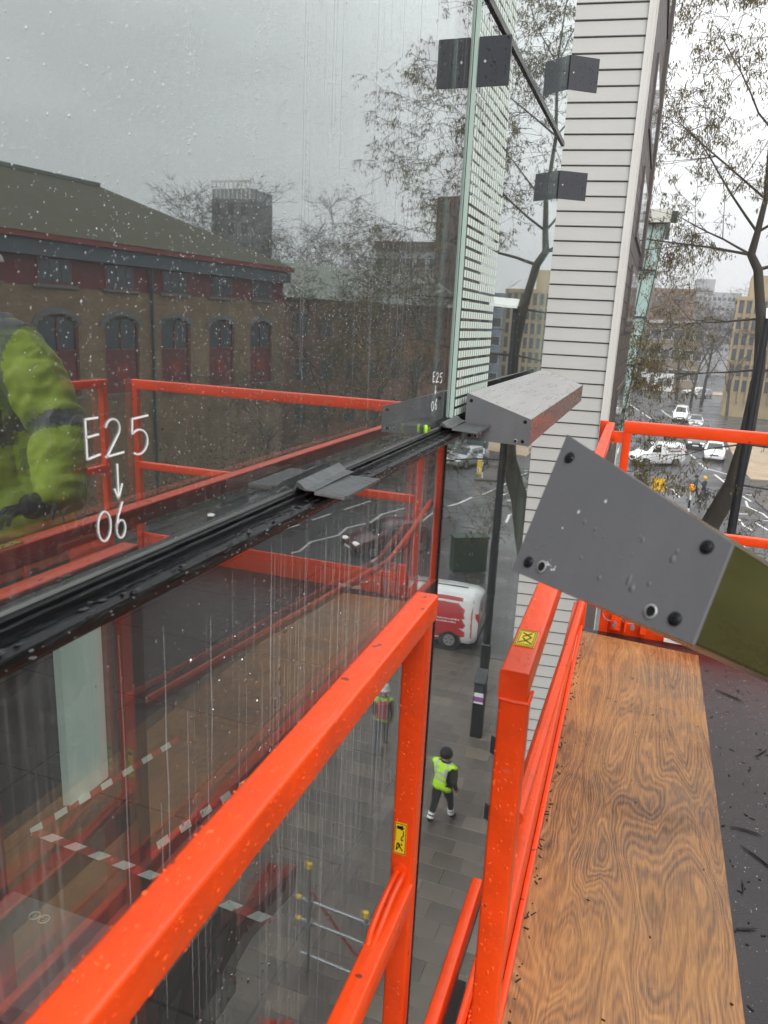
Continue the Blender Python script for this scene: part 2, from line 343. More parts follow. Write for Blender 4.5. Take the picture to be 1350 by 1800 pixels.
def ground():
    g = MB(); g.box((-260, -120, -.3), (320, 460, 0)); road = struct(g.build('road', 'asphalt'))
    def sheet(name, poly, mat, z0, z1):
        m = MB(); m.prism([(x, y, z0) for x, y in poly], (0, 0, z1-z0)); return struct(m.build(name, mat))
    pv = sheet('pavement', [(-.6, -40), (.20, -40), (.20, 40), (-.6, 40)], 'paving', .003, .118)
    pv2 = sheet('paved_apron', [(5.45, -40), (6.6, -40), (6.6, 26), (5.45, 26)], 'paving', .003, .116)
    sheet('block_apron', [(.201, 22.21), (5.449, 22.21), (5.2, 34), (.201, 36.0)], 'block_paving', .003, .117)
    sheet('pavement_near', [(.201, -40), (5.449, -40), (5.449, 8.3), (.201, 8.3)], 'paving', .003, .117)
    sheet('slab_bed', [(.201, 8.301), (5.449, 8.301), (5.449, 22.209), (.201, 22.209)], 'rubber', .003, .085)
    # slabs that can be told apart in the mirror of the glass
    bed = pv; ms = []
    for mt in ('slab_a', 'slab_b', 'slab_c'):
        m = MB(); m.beam((-.298, 0, 0), (.298, 0, 0), .444, .05, r=.008, seg=1); ms.append(m.mesh('paving_slab', mt))
    n = 0
    for r in range(31):
        y = 8.52+r*.448
        for c in range(9):
            x = .50+c*.602-(.30 if r % 2 else 0)+.0
            if x > 5.2 or x < .45: 
                if x < .45: x = .50
                else: continue
            if c == 1 and r % 2 and False: continue
            k = random.random(); o = link('paving_slab', ms[0 if k < .55 else 1 if k < .95 else 2], bed, (x, y, .092+random.uniform(-.003, .003)))
            o.rotation_euler = (random.gauss(0, .004), random.gauss(0, .004), random.gauss(0, .004)); n += 1
    # kerb
    k = MB(); k.beam((0, -.448, 0), (0, .448, 0), .14, .15, r=.02, seg=2); km = k.mesh('kerb_stone', 'kerb')
    for i in range(24): link('kerb_stone', km, pv2, (6.68, 4+i*.9, .065))
    sheet('traffic_island', [(7.34, 53.95), (7.76, 50.75), (9.6, 50.2), (9.6, 57.3), (8.48, 56.76), (7.86, 55.52)], 'paving', .004, .10)
    sheet('pavement_tan', [(7.9, 86), (22, 80), (22, 66), (7.9, 62), (7.6, 70.4)], 'tan_paving', .004, .11)
    sheet('pavement_far', [(14.6, -20), (26, -20), (26, 46), (16.5, 46), (15.8, 30)], 'paving', .004, .11)
    sheet('pavement_far_end', [(-60, 150), (60, 150), (60, 158), (-60, 158)], 'tan_paving', .004, .11)
    # markings
    def mark(pts, w=.16):
        m = MB()
        for i in range(len(pts)-1):
            a, b = Vector(pts[i]+(0,)), Vector(pts[i+1]+(0,)); d = (b-a).normalized(); s = Vector((-d.y, d.x, 0))*w/2; e = d*w*.35
            m.prism([a-e-s, b+e-s, b+e+s, a-e+s], (0, 0, .004+.0006*(i % 2)))
        o = m.build('painted_line', 'road_paint', road, 0); o.location.z = .004
    for pts in ([(-3.72, 122.94), (.41, 100.16)], [(1.65, 113.09), (2.2, 107.8), (3.01, 103.09), (3.81, 98.56)], [(3.33, 78.86), (3.69, 75.18)], [(3.96, 73.35), (4.28, 70.54)], [(4.58, 67.94), (5.02, 65.02)], [(5.45, 62.93), (6.02, 59.52)],
                [(4.95, 65.59), (6.51, 63.61)], [(6.05, 61.1), (6.47, 60.83)], [(7.0, 92), (4.6, 96)]): mark(pts, .2)
    for pts in ([(6.93, 56.05), (7.4, 55.9)], [(6.73, 55.27), (7.09, 53.72)], [(6.77, 53.62), (6.71, 51.81), (7.41, 50.19)], [(5.01, 48.99), (6.49, 49.59)], [(1.76, 55.42), (2.26, 54.79), (2.62, 52.38)],
                [(7.12, 48.32), (7.47, 48.36)], [(6.68, 47.43), (7.17, 45.85)], [(8.07, 46.17), (7.41, 50.08)], [(6.3, 45.28), (5.97, 46.19), (5.84, 47.77)], [(9.22, 41.97), (8.87, 42.84), (8.54, 44.9)],
                [(5.39, 39.95), (5.56, 41.79), (4.91, 42.77)]): mark(pts, .14)
    mark([(13.29, 29.5), (13.1, 29.9), (13.28, 31.47), (12.56, 33.18), (12.72, 34.68), (12.0, 36.23), (12.05, 38.23), (11.39, 40.15)], .13)
    for a, b in (((15.44, 32.65), (15.12, 33.99)), ((14.9, 35.2), (14.61, 36.83)), ((14.3, 38.1), (13.72, 40.8))): mark([a, b], .13)
    for i in range(12): mark([(9.4+.02*i, -6+i*4), (9.35+.02*i, -3.4+i*4)], .12)
ground()

# ------------------------------------------------------------------ neighbouring buildings on the left
def clad_building():
    # faces the camera a bay's width beyond the end of the glass, its side in line with the street front
    t = thing('clad_building', 'pale grey weatherboard building with dark brown side beyond the glass', 'building', (-2.55, 10.77, 0), R(7.2))
    W_ = 1.93; p = .189; z0 = H-6.78; n = 66; zt = z0+n*p
    bm = MB(); bm.prism([(0, .0, 0), (0, -.020, 0), (0, -.026, .006), (0, -.012, p-.016), (0, .0, p-.016)], (W_, 0, 0)); me = bm.mesh('weatherboard', 'siding', 20)
    for i in range(n): link('weatherboard', me, t, (random.uniform(-.002, .002), .028+random.uniform(-.002, .002), z0+i*p))
    b = MB(); b.box((-.3, .0285, z0), (W_, .40, zt)); b.build('wall', 'siding_gap', t)
    # corner trim and the dark side, which runs true along the street
    def side(nm, a, b_, mat, sm=0, parent=t):
        m = MB(); m.box(a, b_); o = m.build(nm, mat, parent, sm)
        if parent is t: o.location = (W_, 0, 0); o.rotation_euler = (0, 0, -R(7.2))
        return o
    side('corner_trim', (.001, -.030, z0), (.050, .10, zt), 'trim_white'); side('corner_trim', (.051, -.020, z0), (.086, .25, zt), 'trim_white'); side('corner_trim', (.0865, .05, z0), (.095, .42, zt), 'trim_white')
    side('side_wall', (-1.9, .43, H-8), (.085, 5.2, H+7), 'brown_clad')
    bm = MB(); bm.box((.0855, .44, 0), (.097, 4.6, .22)); me = bm.mesh('side_board', 'brown_clad', 0)
    for i in range(62):
        o = link('side_board', me, t, (W_, 0, H-7.8+i*.235)); o.rotation_euler = (0, 0, -R(7.2))
    for zc in (H+5.5, H+3.4, H+1.9, H+.5, H-1.4, H-3.3):
        f = side('window', (.0975, 1.6, zc-.5), (.125, 4.5, zc+.5), 'frame_brown')
        for k in (0, 1): side('pane', (.1255, 1.7+k*1.4, zc-.42), (.129, 3.0+k*1.4, zc+.42), 'window_dark', 0, f)
    side('overhang', (.0, 4.62, H+1.2), (.16, 5.18, H+7), 'brown_clad')
    b = MB(); b.box((-.28, .45, .12), (W_-.15, 4.6, H-8.001)); b.build('ground_storey', 'brown_clad', t)
    b = MB(); b.box((.01, .03, z0-.06), (W_, .39, z0-.001)); b.build('base_trim', 'rubber', t)
clad_building()
pmat('teal_glass', (.42, .56, .53), .08, spec=.9); pmat('steel_dark', (.05, .07, .075), .4); pmat('concrete_white', (.60, .59, .54), .6, noise=(1, .1, 5, I3)); pmat('lichen_white', (.52, .54, .46), .8, noise=(3, .4, 6, I3))  # teal lightened to put the mirrored sky into the colour
def glass_tower():
    t = thing('glass_tower', 'teal glass stair tower leaning outward with a white cap, past the brown building', 'building', (-.26, 30, 0))
    zt, zb = H+3.8, H-2.9
    def xr(z): return -.6*(zt-z)/(zt-zb) if z < zt else 0
    rows = [zb-7.4, zb-4, zb-1.8, zb, H-1.2, H+.55, H+2.2, zt]
    b = MB(); b.prism([(-6, .08, 0), (xr(0)-.06, .08, 0), (-.06, .08, zt), (-6, .08, zt)], (0, 5, 0)); b.build('core', 'interior_dark', t)
    for i in range(len(rows)-1):
        a, c = max(.15, rows[i]), rows[i+1]
        for k in range(3):
            for nm in ('front',):
                x0a, x0c = xr(a)-.02-k*.42, xr(c)-.02-k*.42
                m = MB(); m.prism([(x0a-.40, 0, a+.02), (x0a, 0, a+.02), (x0c, 0, c-.02), (x0c-.40, 0, c-.02)], (0, .03, 0)); m.build('glass_panel', 'teal_glass', t, 0)
        for k in range(4):
            y = .05+k*1.2
            m = MB(); m.prism([(xr(a), y, a+.02), (xr(a), y+1.15, a+.02), (xr(c), y+1.15, c-.02), (xr(c), y, c-.02)], (-.03, 0, 0)); m.build('glass_panel', 'teal_glass', t, 0)
        m = MB(); m.beam((xr(c)-1.3, -.03, c), (xr(c)+.02, -.03, c), .05, .06); m.build('transom', 'steel_dark', t)
    for k in range(3):
        m = MB(); m.beam((xr(.1)-.01-k*.42, -.02, .1), (-.01-k*.42, -.02, zt), .035, .05, up=(0, 1, 0)); m.build('mullion', 'steel_dark', t)
    m = MB(); m.box((-1.6, -.25, zt+.005), (.12, 5.2, zt+.45)); m.build('cap', 'concrete_white', t)
    m = MB(); m.box((.125, .05, zt+.12), (.34, .9, zt+.42)); m.build('camera_housing', 'steel_dark', t)
glass_tower()
m = MB(); m.tube([(-.78, 19, .11), (-.76, 19.02, 4), (-.74, 19.0, 8.2)], [.17, .14, .13], 12); tag(m.build('white_column', 'lichen_white'), 'mossy whitish column at the foot of the dark wall', 'column')
def brown_block():
    t = thing('brown_block', 'dark brown block with stepped ledges between boards and glass tower', 'building', (-.95, 17.2, 0))
    m = MB(); m.box((-5, 0, 0), (0, 11, H-1.1)); m.build('wall', 'brown_clad', t)
    for k in range(6):
        m = MB(); m.box((.001, .2, H-1.3-k*.55), (.07, 10.8, H-1.2-k*.55)); m.build('ledge', 'trim_white' if k == 2 else 'frame_brown', t)
    for k in range(4):
        m = MB(); m.box((.001, .4+k*2.6, H-6.6), (.03, 2.4+k*2.6, H-4.7)); m.build('window', 'window_dark', t, 0)
brown_block()
# ------------------------------------------------------------------ glazed building (left)
XG, XN = -.625, -.612        # outer faces of the first and the next bay
YJ, YS = 2.43, 4.40          # joint between the bays, junction with the clad building
ZR, ZT = H-.325, H+.95       # glass seats on the ledge / transom above
def pane(name, x, y0, y1, z0, z1, mat, parent, t=.026):
    mb = MB()
    mb.box((x-t, y0, z0), (x, y1, z1))
    for i, f in enumerate(mb.f):
        xs, zs = ({round(mb.v[k][q], 5) for k in f} for q in (0, 2)); mb.m[i] = 0 if len(xs) == 1 else 2 if len(zs) == 1 else 1
    return mb.build(name, [mat, 'glass_edge', 'black_gasket'], parent, 0)
def pen(mb, strokes, x, y0, z0, sy, sz, w):
    """pen strokes drawn on the pane: points in letter units, y grows along the facade"""
    for st in strokes:
        P = [Vector((x+.0006, y0+a*sy, z0+b*sz)) for a, b in st]
        for i in range(len(P)-1):
            d = (P[i+1]-P[i]); 
            if d.length < 1e-6: continue
            d.normalize(); s = Vector((1, 0, 0)).cross(d)*w*.5; e = d*w*.12; t = Vector((.0008, 0, 0))
            q = [P[i]-e+s, P[i+1]+e+s, P[i+1]+e-s, P[i]-e-s]; mb.prism(q, t)
def arc(cx, cy, rx, ry, a0, a1, n=20): return [(cx+rx*cos(R(a0+(a1-a0)*i/n)), cy+ry*sin(R(a0+(a1-a0)*i/n))) for i in range(n+1)]
GLY = {'E': [[(.75, 1), (.05, 1), (.05, 0), (.8, .06)], [(.05, .55), (.75, .58)]],
       '2': [[(.05, .82)]+arc(.42, .74, .36, .27, 160, -30)+[(.05, 0)], [(.0, .02), (.95, .05)]],
       '5': [[(.95, 1), (.15, .97), (.12, .58)]+arc(.45, .33, .45, .33, 125, -125)],
       'arrow': [[(.5, 1), (.5, 0)], [(.2, .32), (.5, 0), (.85, .42)]],
       '0': [arc(.5, .5, .45, .5, 80, 440, 30)], '6': [[(.7, 1.25), (.3, .8), (.12, .4)]+arc(.5, .3, .38, .32, 170, 520, 26)]}
def glazed():
    g = thing('glazed_building', 'rain-covered glass facade with black ledge beside the orange lift', 'building', (0, 0, 0))
    pane('glass_pane', XG, -3.5, YJ-.012, ZR, ZT+.4, 'glass_upper', g)['label'] = 'large upper pane with white pen marks and rain beads'
    pane('glass_pane', XG, -3.5, YJ-.022, H-3.6, H-.372, 'glass_lower', g)['label'] = 'lower pane with vertical rain runs'
    pane('glass_pane', XN, YJ, YS, ZR+.02, ZT-.012, 'glass_next', g, .014)['label'] = 'fritted pane beyond the open joint'
    pane('glass_pane', XN, YJ, YS, ZT+.012, ZT+1.5, 'glass_next', g, .014)
    pane('glass_pane', XG+.002, YJ-.008, YS, H-3.6, H-.372, 'glass_next', g)
    pane('glass_pane', XG+.001, -3.5, YS, H-10.3, H-3.62, 'glass_next', g)
    # frit print on the inner side of the next bay
    fr = MB(); cols_, y0, w = 15, YJ+.012, .50; py = w/cols_; pz = .0318
    for zb, zt in ((ZR+.025, ZT-.02), (ZT+.02, ZT+1.45)):
        for r in range(int((zt-zb)/pz)):
            for c in range(cols_):
                y = y0+c*py; z = zb+r*pz; fr.box((XN+.0006, y, z), (XN+.0012, y+py*.74, z+pz*.70))
    # the frit sits behind the front face of the glass, inside its thickness
    stuff(fr.build('frit_print', 'frit', g, 0))
    # ledge: flat black capping with upstand and front lip
    led = MB(); y0, y1 = -3.5, YJ-.03
    led.box((XG-.02, y0, H-.371), (XG+.040, y1, H-.338)); led.build('ledge', 'black_gasket', g)
    lip = MB(); lip.tube([(XG+.043, y0, H-.352), (XG+.043, y1, H-.352)], .0135, 10); lip.build('ledge_lip', 'black_gasket', g)
    up = MB(); up.box((XG+.002, y0, H-.3385), (XG+.014, y1, H-.326)); up.box((XG+.018, y0, H-.3385), (XG+.026, y1, H-.330)); up.build('gasket', 'black_gasket', g)
    si = MB(); si.box((XG+.0008, y0, H-.3255), (XG+.003, y1, H-.3215)); si.build('sealant_bead', 'silicone', g)
    sp = MB()
    for _ in range(130):
        y = random.uniform(.3, YJ-.05); r = random.uniform(.0006, .0018); z = H-.352+random.uniform(-.007, .006); sp.box((XG+.0545, y, z), (XG+.0572, y+r*random.uniform(1, 3.5), z+r))
    stuff(sp.build('splash_specks', 'silicone', g, 0))
    wl = MB(); drops(wl, (XG+.03, .3, H-.3376), (1, 0, 0), (0, 1, 0), (0, 0, 1), .03, YJ-.4, 150, .002, .006, .25); stuff(wl.build('water_beads', 'wet_black', g))
    # transom of the next bay, joint seals
    tr = MB(); tr.box((XN-.03, YJ, ZT-.0119), (XN+.008, YS, ZT+.0119)); tr.build('transom', 'black_gasket', g)
    j = MB(); j.box((XG-.04, YJ-.012, ZR), (XG-.004, YJ, ZT+.4)); j.box((XG-.04, YJ-.022, H-3.6), (XG+.003, YJ-.0081, H-.374)); j.build('joint_seal', 'black_gasket', g)
    led2 = MB(); led2.box((XN-.03, YJ, H-.371), (XN+.004, YS, ZR+.0195)); led2.build('ledge', 'black_gasket', g)
    bt = MB(); bt.box((XG-.03, -3.5, H-3.619), (XG+.008, YS, H-3.601)); bt.build('transom', 'black_gasket', g)
    # pen marks
    for big in (True, False):
        mb = MB(); w = .0023 if big else .0020
        if big:
            for ch, y, z, sy, sz in (('E', .711, -.178, .031, .048), ('2', .745, -.181, .036, .046), ('5', .792, -.186, .040, .049), ('arrow', .754, -.238, .023, .046), ('0', .724, -.286, .026, .038), ('6', .757, -.289, .022, .037)): pen(mb, GLY[ch], XG, y, H+z, sy, sz, w)
        else:
            for ch, y, z, sy, sz in (('E', 2.20, -.175, .022, .030), ('2', 2.235, -.178, .028, .029), ('5', 2.275, -.182, .028, .030), ('arrow', 2.225, -.215, .02, .028), ('0', 2.20, -.262, .026, .028), ('6', 2.24, -.262, .022, .026)): pen(mb, GLY[ch], XG, y, H+z, sy, sz, w)
        o = mb.build('pen_marks', 'white_ink', g, 0); o['label'] = 'white handwritten E25 with an arrow down to 06' if big else 'small white handwritten E25 and 06 by the joint'
    # rain beads
    d1 = MB(); drops(d1, (XG, .52, H-.33), (0, 1, 0), (0, 0, 1), (1, 0, 0), 1.9, 1.28, 12000, .0005, .0012, .5, lambda a, b: .25+.75*max(0, min(1, 1.15-abs(a-.33)*1.9)))
    drops(d1, (XG, .45, H-.33), (0, 1, 0), (0, 0, 1), (1, 0, 0), .9, 1.0, 14, .0012, .0026, .35)
    stuff(d1.build('rain_beads', 'water', g))
    d2 = MB(); drops(d2, (XG, .7, H-1.8), (0, 1, 0), (0, 0, 1), (1, 0, 0), 1.6, 1.38, 1500, .0008, .0028, .5)
    drops(d2, (XG, .9, H-1.7), (0, 1, 0), (0, 0, 1), (1, 0, 0), .35, 1.2, 160, .002, .005, .4)
    stuff(d2.build('rain_beads', 'water', g))
    d3 = MB(); drops(d3, (XN, YJ+.02, H-.3), (0, 1, 0), (0, 0, 1), (1, 0, 0), 1.9, 1.6, 900, .0008, .0028, .5); stuff(d3.build('rain_beads', 'water', g))
    runs = MB()
    for _ in range(150):
        y = random.gauss(1.45, .38)
        if not .6 < y < 2.38: continue
        z = random.uniform(H-.3, H+.75)
        for _k in range(random.randint(12, 46)):
            r = random.uniform(.0005, .0011); st = random.uniform(1.3, 3.0); zz = z+random.gauss(0, .11); yy = y+random.gauss(0, .003)
            if zz < H-.31: continue
            c = Vector((XG, yy, zz)); k_ = 5; vs = [c+Vector((0, cos(2*pi*j/k_)*r, sin(2*pi*j/k_)*r*st)) for j in range(k_)]+[c+Vector((r*.7, 0, -.2*r*st))]
            runs.add(vs, [(j, (j+1) % k_, k_) for j in range(k_)])
    stuff(runs.build('rain_runs', 'water', g))
    for nm, zt_, zb_, cnt, gy, sy in (('rain_streaks', H-.38, H-2.3, 330, 1.75, .42), ('rain_streaks', H+1.1, H-.30, 34, 1.6, .6)):
        sk = MB()
        for _ in range(cnt):
            y = random.gauss(gy, sy)
            if not .45 < y < YJ-.05: continue
            w_ = random.uniform(.0006, .0016); a = zt_-random.random()**2*(zt_-zb_)*.7; b = max(zb_, a-random.uniform(.15, 1.1)); q = [Vector((XG+.0004, y, a))]; n_ = 6
            pts = [(y+random.gauss(0, .0008), a+(b-a)*i/n_) for i in range(n_+1)]
            for i in range(n_):
                (y0_, z0_), (y1_, z1_) = pts[i], pts[i+1]; k_ = w_*(.4+.6*sin(pi*(i+.7)/n_)); sk.add([(XG+.0004, y0_-k_, z0_), (XG+.0004, y0_+k_, z0_), (XG+.0004, y1_+k_, z1_), (XG+.0004, y1_-k_, z1_)], [(0, 1, 2, 3)])
        stuff(sk.build(nm, 'streak', g, 0))
    # hand-bent lap of gasket with support plates on the ledge
    return g
glazed()
def support_plate(y0, y1, x1, label, curl=True):
    t = thing('support_plate', label, 'bracket', (XG, (y0+y1)/2, H-.339), group='plates laid on the ledge')
    p = MB(); L_ = y1-y0; z = .012
    p.prism([(.045, -L_/2, z), (x1, -L_/2+.012, z-.006), (x1, L_/2+.03, z-.006), (.045, L_/2, z)], (0, 0, .006)); p.build('plate', 'gasket_grey', t)
    if curl:
        c = MB(); pr = [(.004, .020), (.012, .034), (.020, .030), (.030, .021), (.047, .019), (.047, .0185), (.030, .0175), (.018, .020), (.012, .024), (.006, .012)]
        c.prism([(a, -L_/2-.01, b) for a, b in pr], (0, L_+.03, .004)); c.build('gasket_lap', 'gasket_grey', t)
    e = MB(); e.beam((.045, -L_/2-.002, z+.002), (x1-.004, -L_/2+.010, z-.004), .004, .007); e.build('edge_trim', 'silicone', t)
    return t
support_plate(1.27, 1.44, .106, 'wet grey support plate with curled gasket midway along the black ledge')
support_plate(2.30, 2.46, .130, 'grey support plate at the open glass joint')
gt = MB(); gt.lathe([(.004, 0), (.006, .004), (.006, .02), (.003, .024)], (XG+.01, 2.12, H-.318), 8); gt.prism([(XG+.006, 2.128, H-.311), (XG+.012, 2.15, H-.315), (XG+.014, 2.14, H-.304)], (.004, 0, .004))
pmat('lime', (.42, .75, .05), .5)
tag(gt.build('green_tag', 'lime'), 'tiny lime green tag stuck above the ledge near the joint', 'tag')

def fixing_plate(y, z0, z1, w, label, x=None, rz=0):
    x = XN if x is None else x
    t = thing('fixing_plate', label, 'bracket', (x+.001, y, z0), rz, group='dark plates standing out from the glass')
    mb = MB(); mb.box((0, -.004, 0), (w, .004, z1-z0)); mb.build('plate', 'plate_dark', t)
    sc = MB(); sc.lathe([(.0, -.0065), (.004, -.0065), (.004, -.0042)], (.022, 0, (z1-z0)*.5), 8, 'y'); sc.build('screw', 'hole_rim', t)
    dm = MB(); drops(dm, (.02, -.0041, .004), (1, 0, 0), (0, 0, 1), (0, -1, 0), w-.025, z1-z0-.01, 90, .0008, .0032, .5); stuff(dm.build('water_beads', 'rubber', t))
    return t
fixing_plate(YJ, H+.69, H+.823, .097, 'nearest dark square plate standing out at the glass joint')
fixing_plate(YS-.035, H+1.205, H+1.365, .165, 'upper dark plate at the corner of glass and white boards', rz=R(34))
fixing_plate(YS-.035, H+.675, H+.815, .165, 'dark plate at the glass corner midway up the white boards', rz=R(34))
fixing_plate(YS-.035, H-2.735, H-2.605, .10, 'dark plate low on the glass corner behind the orange posts, upper one', x=XG, rz=R(34))
fixing_plate(YS-.035, H-3.235, H-3.115, .10, 'dark plate low on the glass corner behind the orange posts, lower one', x=XG, rz=R(34))

# sunshade boxes
PROF = [(0, .160), (.222, .088), (.222, 0), (0, .004)]
def sunshade(label, M, length, mats):
    t = thing('sunshade_box', label, 'sunshade'); t.matrix_world = M
    P = [(a, 0, b) for a, b in PROF]; th = .003
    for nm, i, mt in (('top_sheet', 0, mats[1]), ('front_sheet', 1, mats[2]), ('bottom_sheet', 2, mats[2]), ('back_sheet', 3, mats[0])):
        a, b = Vector(P[i]), Vector(P[(i+1) % 4]); n = Vector((-(b-a).z, 0, (b-a).x)).normalized()
        d = (b-a).normalized()*.0015
        mb = MB(); mb.prism([a+d, b-d, b-d-n*th, a+d-n*th], (0, length, 0)); o = mb.build(nm, mt, t)
    e = MB(); cen = Vector((.11, 0, .065)); q = [Vector(p)+(Vector(p)-cen)*.008 for p in P]
    e.prism([v+Vector((0, -.004, 0)) for v in q], (0, .0039, 0)); ep = e.build('end_plate', mats[0], t)
    e = MB(); e.prism([v+Vector((0, length+.0001, 0)) for v in q], (0, .0039, 0)); e.build('end_plate', mats[0], t)
    for u, w in ((.016, .136), (.203, .080), (.018, .018), (.200, .014)):
        s = MB(); s.lathe([(.0, -.0062), (.0035, -.0066), (.0062, -.0052), (.0062, -.0035)], (u, 0, w), 12, 'y')
        sc = s.build('screw', 'screw', ep)
        c = MB(); c.box((u-.0035, -.0069, w-.0006), (u+.0035, -.0063, w+.0006)); c.box((u-.0006, -.0069, w-.0035), (u+.0006, -.0063, w+.0035)); c.build('cross_slot', 'void', ep)
    for u, w in ((.038, .018), (.176, .013)):
        s = MB(); s.lathe([(.0052, -.0035), (.0066, -.0052), (.0050, -.0056), (.0046, -.0036)], (u, 0, w), 14, 'y'); s.build('hole_rim', 'hole_rim', ep)
        v = MB(); v.lathe([(0, -.0049), (.0048, -.0049), (.0048, -.0038)], (u, 0, w), 14, 'y'); v.build('hole', 'void', ep)
    dm = MB(); drops(dm, (.01, -.0041, .02), (1, 0, 0), (0, 0, 1), (0, -1, 0), .17, .055, 26, .001, .0035, .22); stuff(dm.build('water_beads', mats[0], ep))
    for _ in range(9):
        pass
    ch = MB()
    for _ in range(9):
        u, w = random.uniform(.042, .058), random.uniform(.012, .028)
        if random.random() < .25: u, w = random.uniform(.01, .16), random.uniform(.02, .10)
        r = random.uniform(.0008, .0022); ch.prism([(u+r*cos(a)*random.uniform(.6, 1.3), -.0044, w+r*sin(a)*random.uniform(.6, 1.3)) for a in (0, 1.2, 2.5, 3.8, 5.1)], (0, .0003, 0))
    stuff(ch.build('paint_chips', 'chip', ep, 0))
    return t
sunshade('grey sunshade box fixed along the glass at ledge height', Matrix.Translation((-.585, 2.5, H-.385)), 1.80, ('alu_grey', 'alu_top', 'alu_reflect_tint'))
RB = Matrix(((.7781, .5834, .2329), (-.6261, .6902, .3628), (.0509, -.4281, .9023))).to_4x4(); RB.translation = (-.114, .7608, H-.256)
sunshade('grey end plate of a tilted sunshade box held close to the camera', RB, 1.85, ('alu_grey', 'olive', 'olive'))
for y in (2.62, 4.15):
    br = thing('sunshade_bracket', 'black angle bracket tying the sunshade to the glass, '+('near' if y < 3 else 'far')+' end', 'bracket', (XN, y, H-.385), group='sunshade brackets')
    mb = MB(); mb.box((.001, -.02, .0), (.019, .02, .006)); mb.box((.001, -.02, .0061), (.007, .02, .06)); mb.build('angle', 'black_gasket', br)

def interior():
    k = .62; F = H-2.6*k
    b = MB(); b.box((-6.2, -3.6, F-.1), (-.70, YS-.05, F)); fl = struct(b.build('floor', 'interior_floor'))
    for q in range(7):
        m = MB(); m.box((-.71-q*.6, -3.5, F), (-.702-q*.6, YS-.06, F+.001)); m.build('floor_joint', 'void', fl, 0)
    for q in range(12):
        m = MB(); m.box((-6.1, -3+q*.6, F), (-.705, -2.992+q*.6, F+.0012)); m.build('floor_joint', 'void', fl, 0)
    b = MB(); b.box((-6.3, -3.6, .1), (-6.2, YS+.02, H+2.7)); struct(b.build('wall_back', 'interior_dark'))
    b = MB(); b.box((-6.2, -3.7, .1), (-.70, -3.6, H+2.6)); struct(b.build('wall_near', 'interior_dark'))
    b = MB(); b.box((-6.2, YS-.04, .1), (-.66, YS+.02, H+2.7)); struct(b.build('wall_far', 'interior_dark'))
    b = MB(); b.box((-6.2, -3.6, H+2.6), (-.66, YS-.05, H+2.7)); struct(b.build('ceiling', 'interior_dark'))
    b = MB(); b.box((-6.2, -3.6, H-10.3), (-1.5, YS-.05, H-9.9)); struct(b.build('floor_below', 'interior_dark'))
    p = thing('partition_panel', 'pale green panel standing inside the lower pane', 'panel', (-2.64*k, 2.9*k, F))
    m = MB(); m.box((-.03, -.093, .0), (0, .093, .64)); m.build('panel', 'pale_panel', p)
    m = MB(); m.box((-.04, .094, 0), (.02, .125, .64)); m.build('edge_profile', 'frame_brown', p)
    def tape(name, pts, label, w=.05*k, z=F+.006):
        pts = [(a*k, b_*k) for a, b_ in pts]
        t = thing(name, label, 'tape', (pts[0][0], pts[0][1], z), group='red and white tape on the floor inside'); n_ = 0
        for i in range(len(pts)-1):
            a, b = Vector(pts[i]+(0,))-Vector(pts[0]+(0,)), Vector(pts[i+1]+(0,))-Vector(pts[0]+(0,)); d = (b-a).normalized(); n = Vector((-d.y, d.x, 0))*w/2
            L_ = (b-a).length; s = 0
            while s < L_:
                e = min(s+.075*k, L_); sh = d*.03*k
                m = MB(); m.prism([a+d*s-n, a+d*e-n, a+d*e+n+sh, a+d*s+n+sh], (0, 0, .0006*(1+i))); m.build('white_stripe' if n_ % 2 else 'red_stripe', 'tape_white' if n_ % 2 else 'tape_red', t, 0); n_ += 1; s = e
    tape('hazard_tape', [(-2.50, 3.55), (-2.67, 2.52), (-1.30, 2.46)], 'red and white tape turning a corner on the floor at the pale panel')
    tape('hazard_tape', [(-2.05, 2.58), (-1.80, 3.75)], 'red and white tape running away from the taped corner')
    cb = thing('floor_cabinet', 'grey low cabinet with two round sockets inside the lower pane', 'cabinet', (-2.05*k, 1.9*k, F+.001))
    m = MB(); m.box((-.19, -.15, 0), (.17, .12, .06)); m.build('body', 'interior_grey', cb)
    for q in (0, 1):
        m = MB(); m.lathe([(.011, .0605), (.0136, .062), (.015, .0605)], (-.075+q*.031, .075, 0), 14); m.lathe([(.005, .0605), (.0056, .062), (.0068, .0605)], (-.075+q*.031, .075, 0), 10); m.build('socket', 'tape_white', cb)
interior()

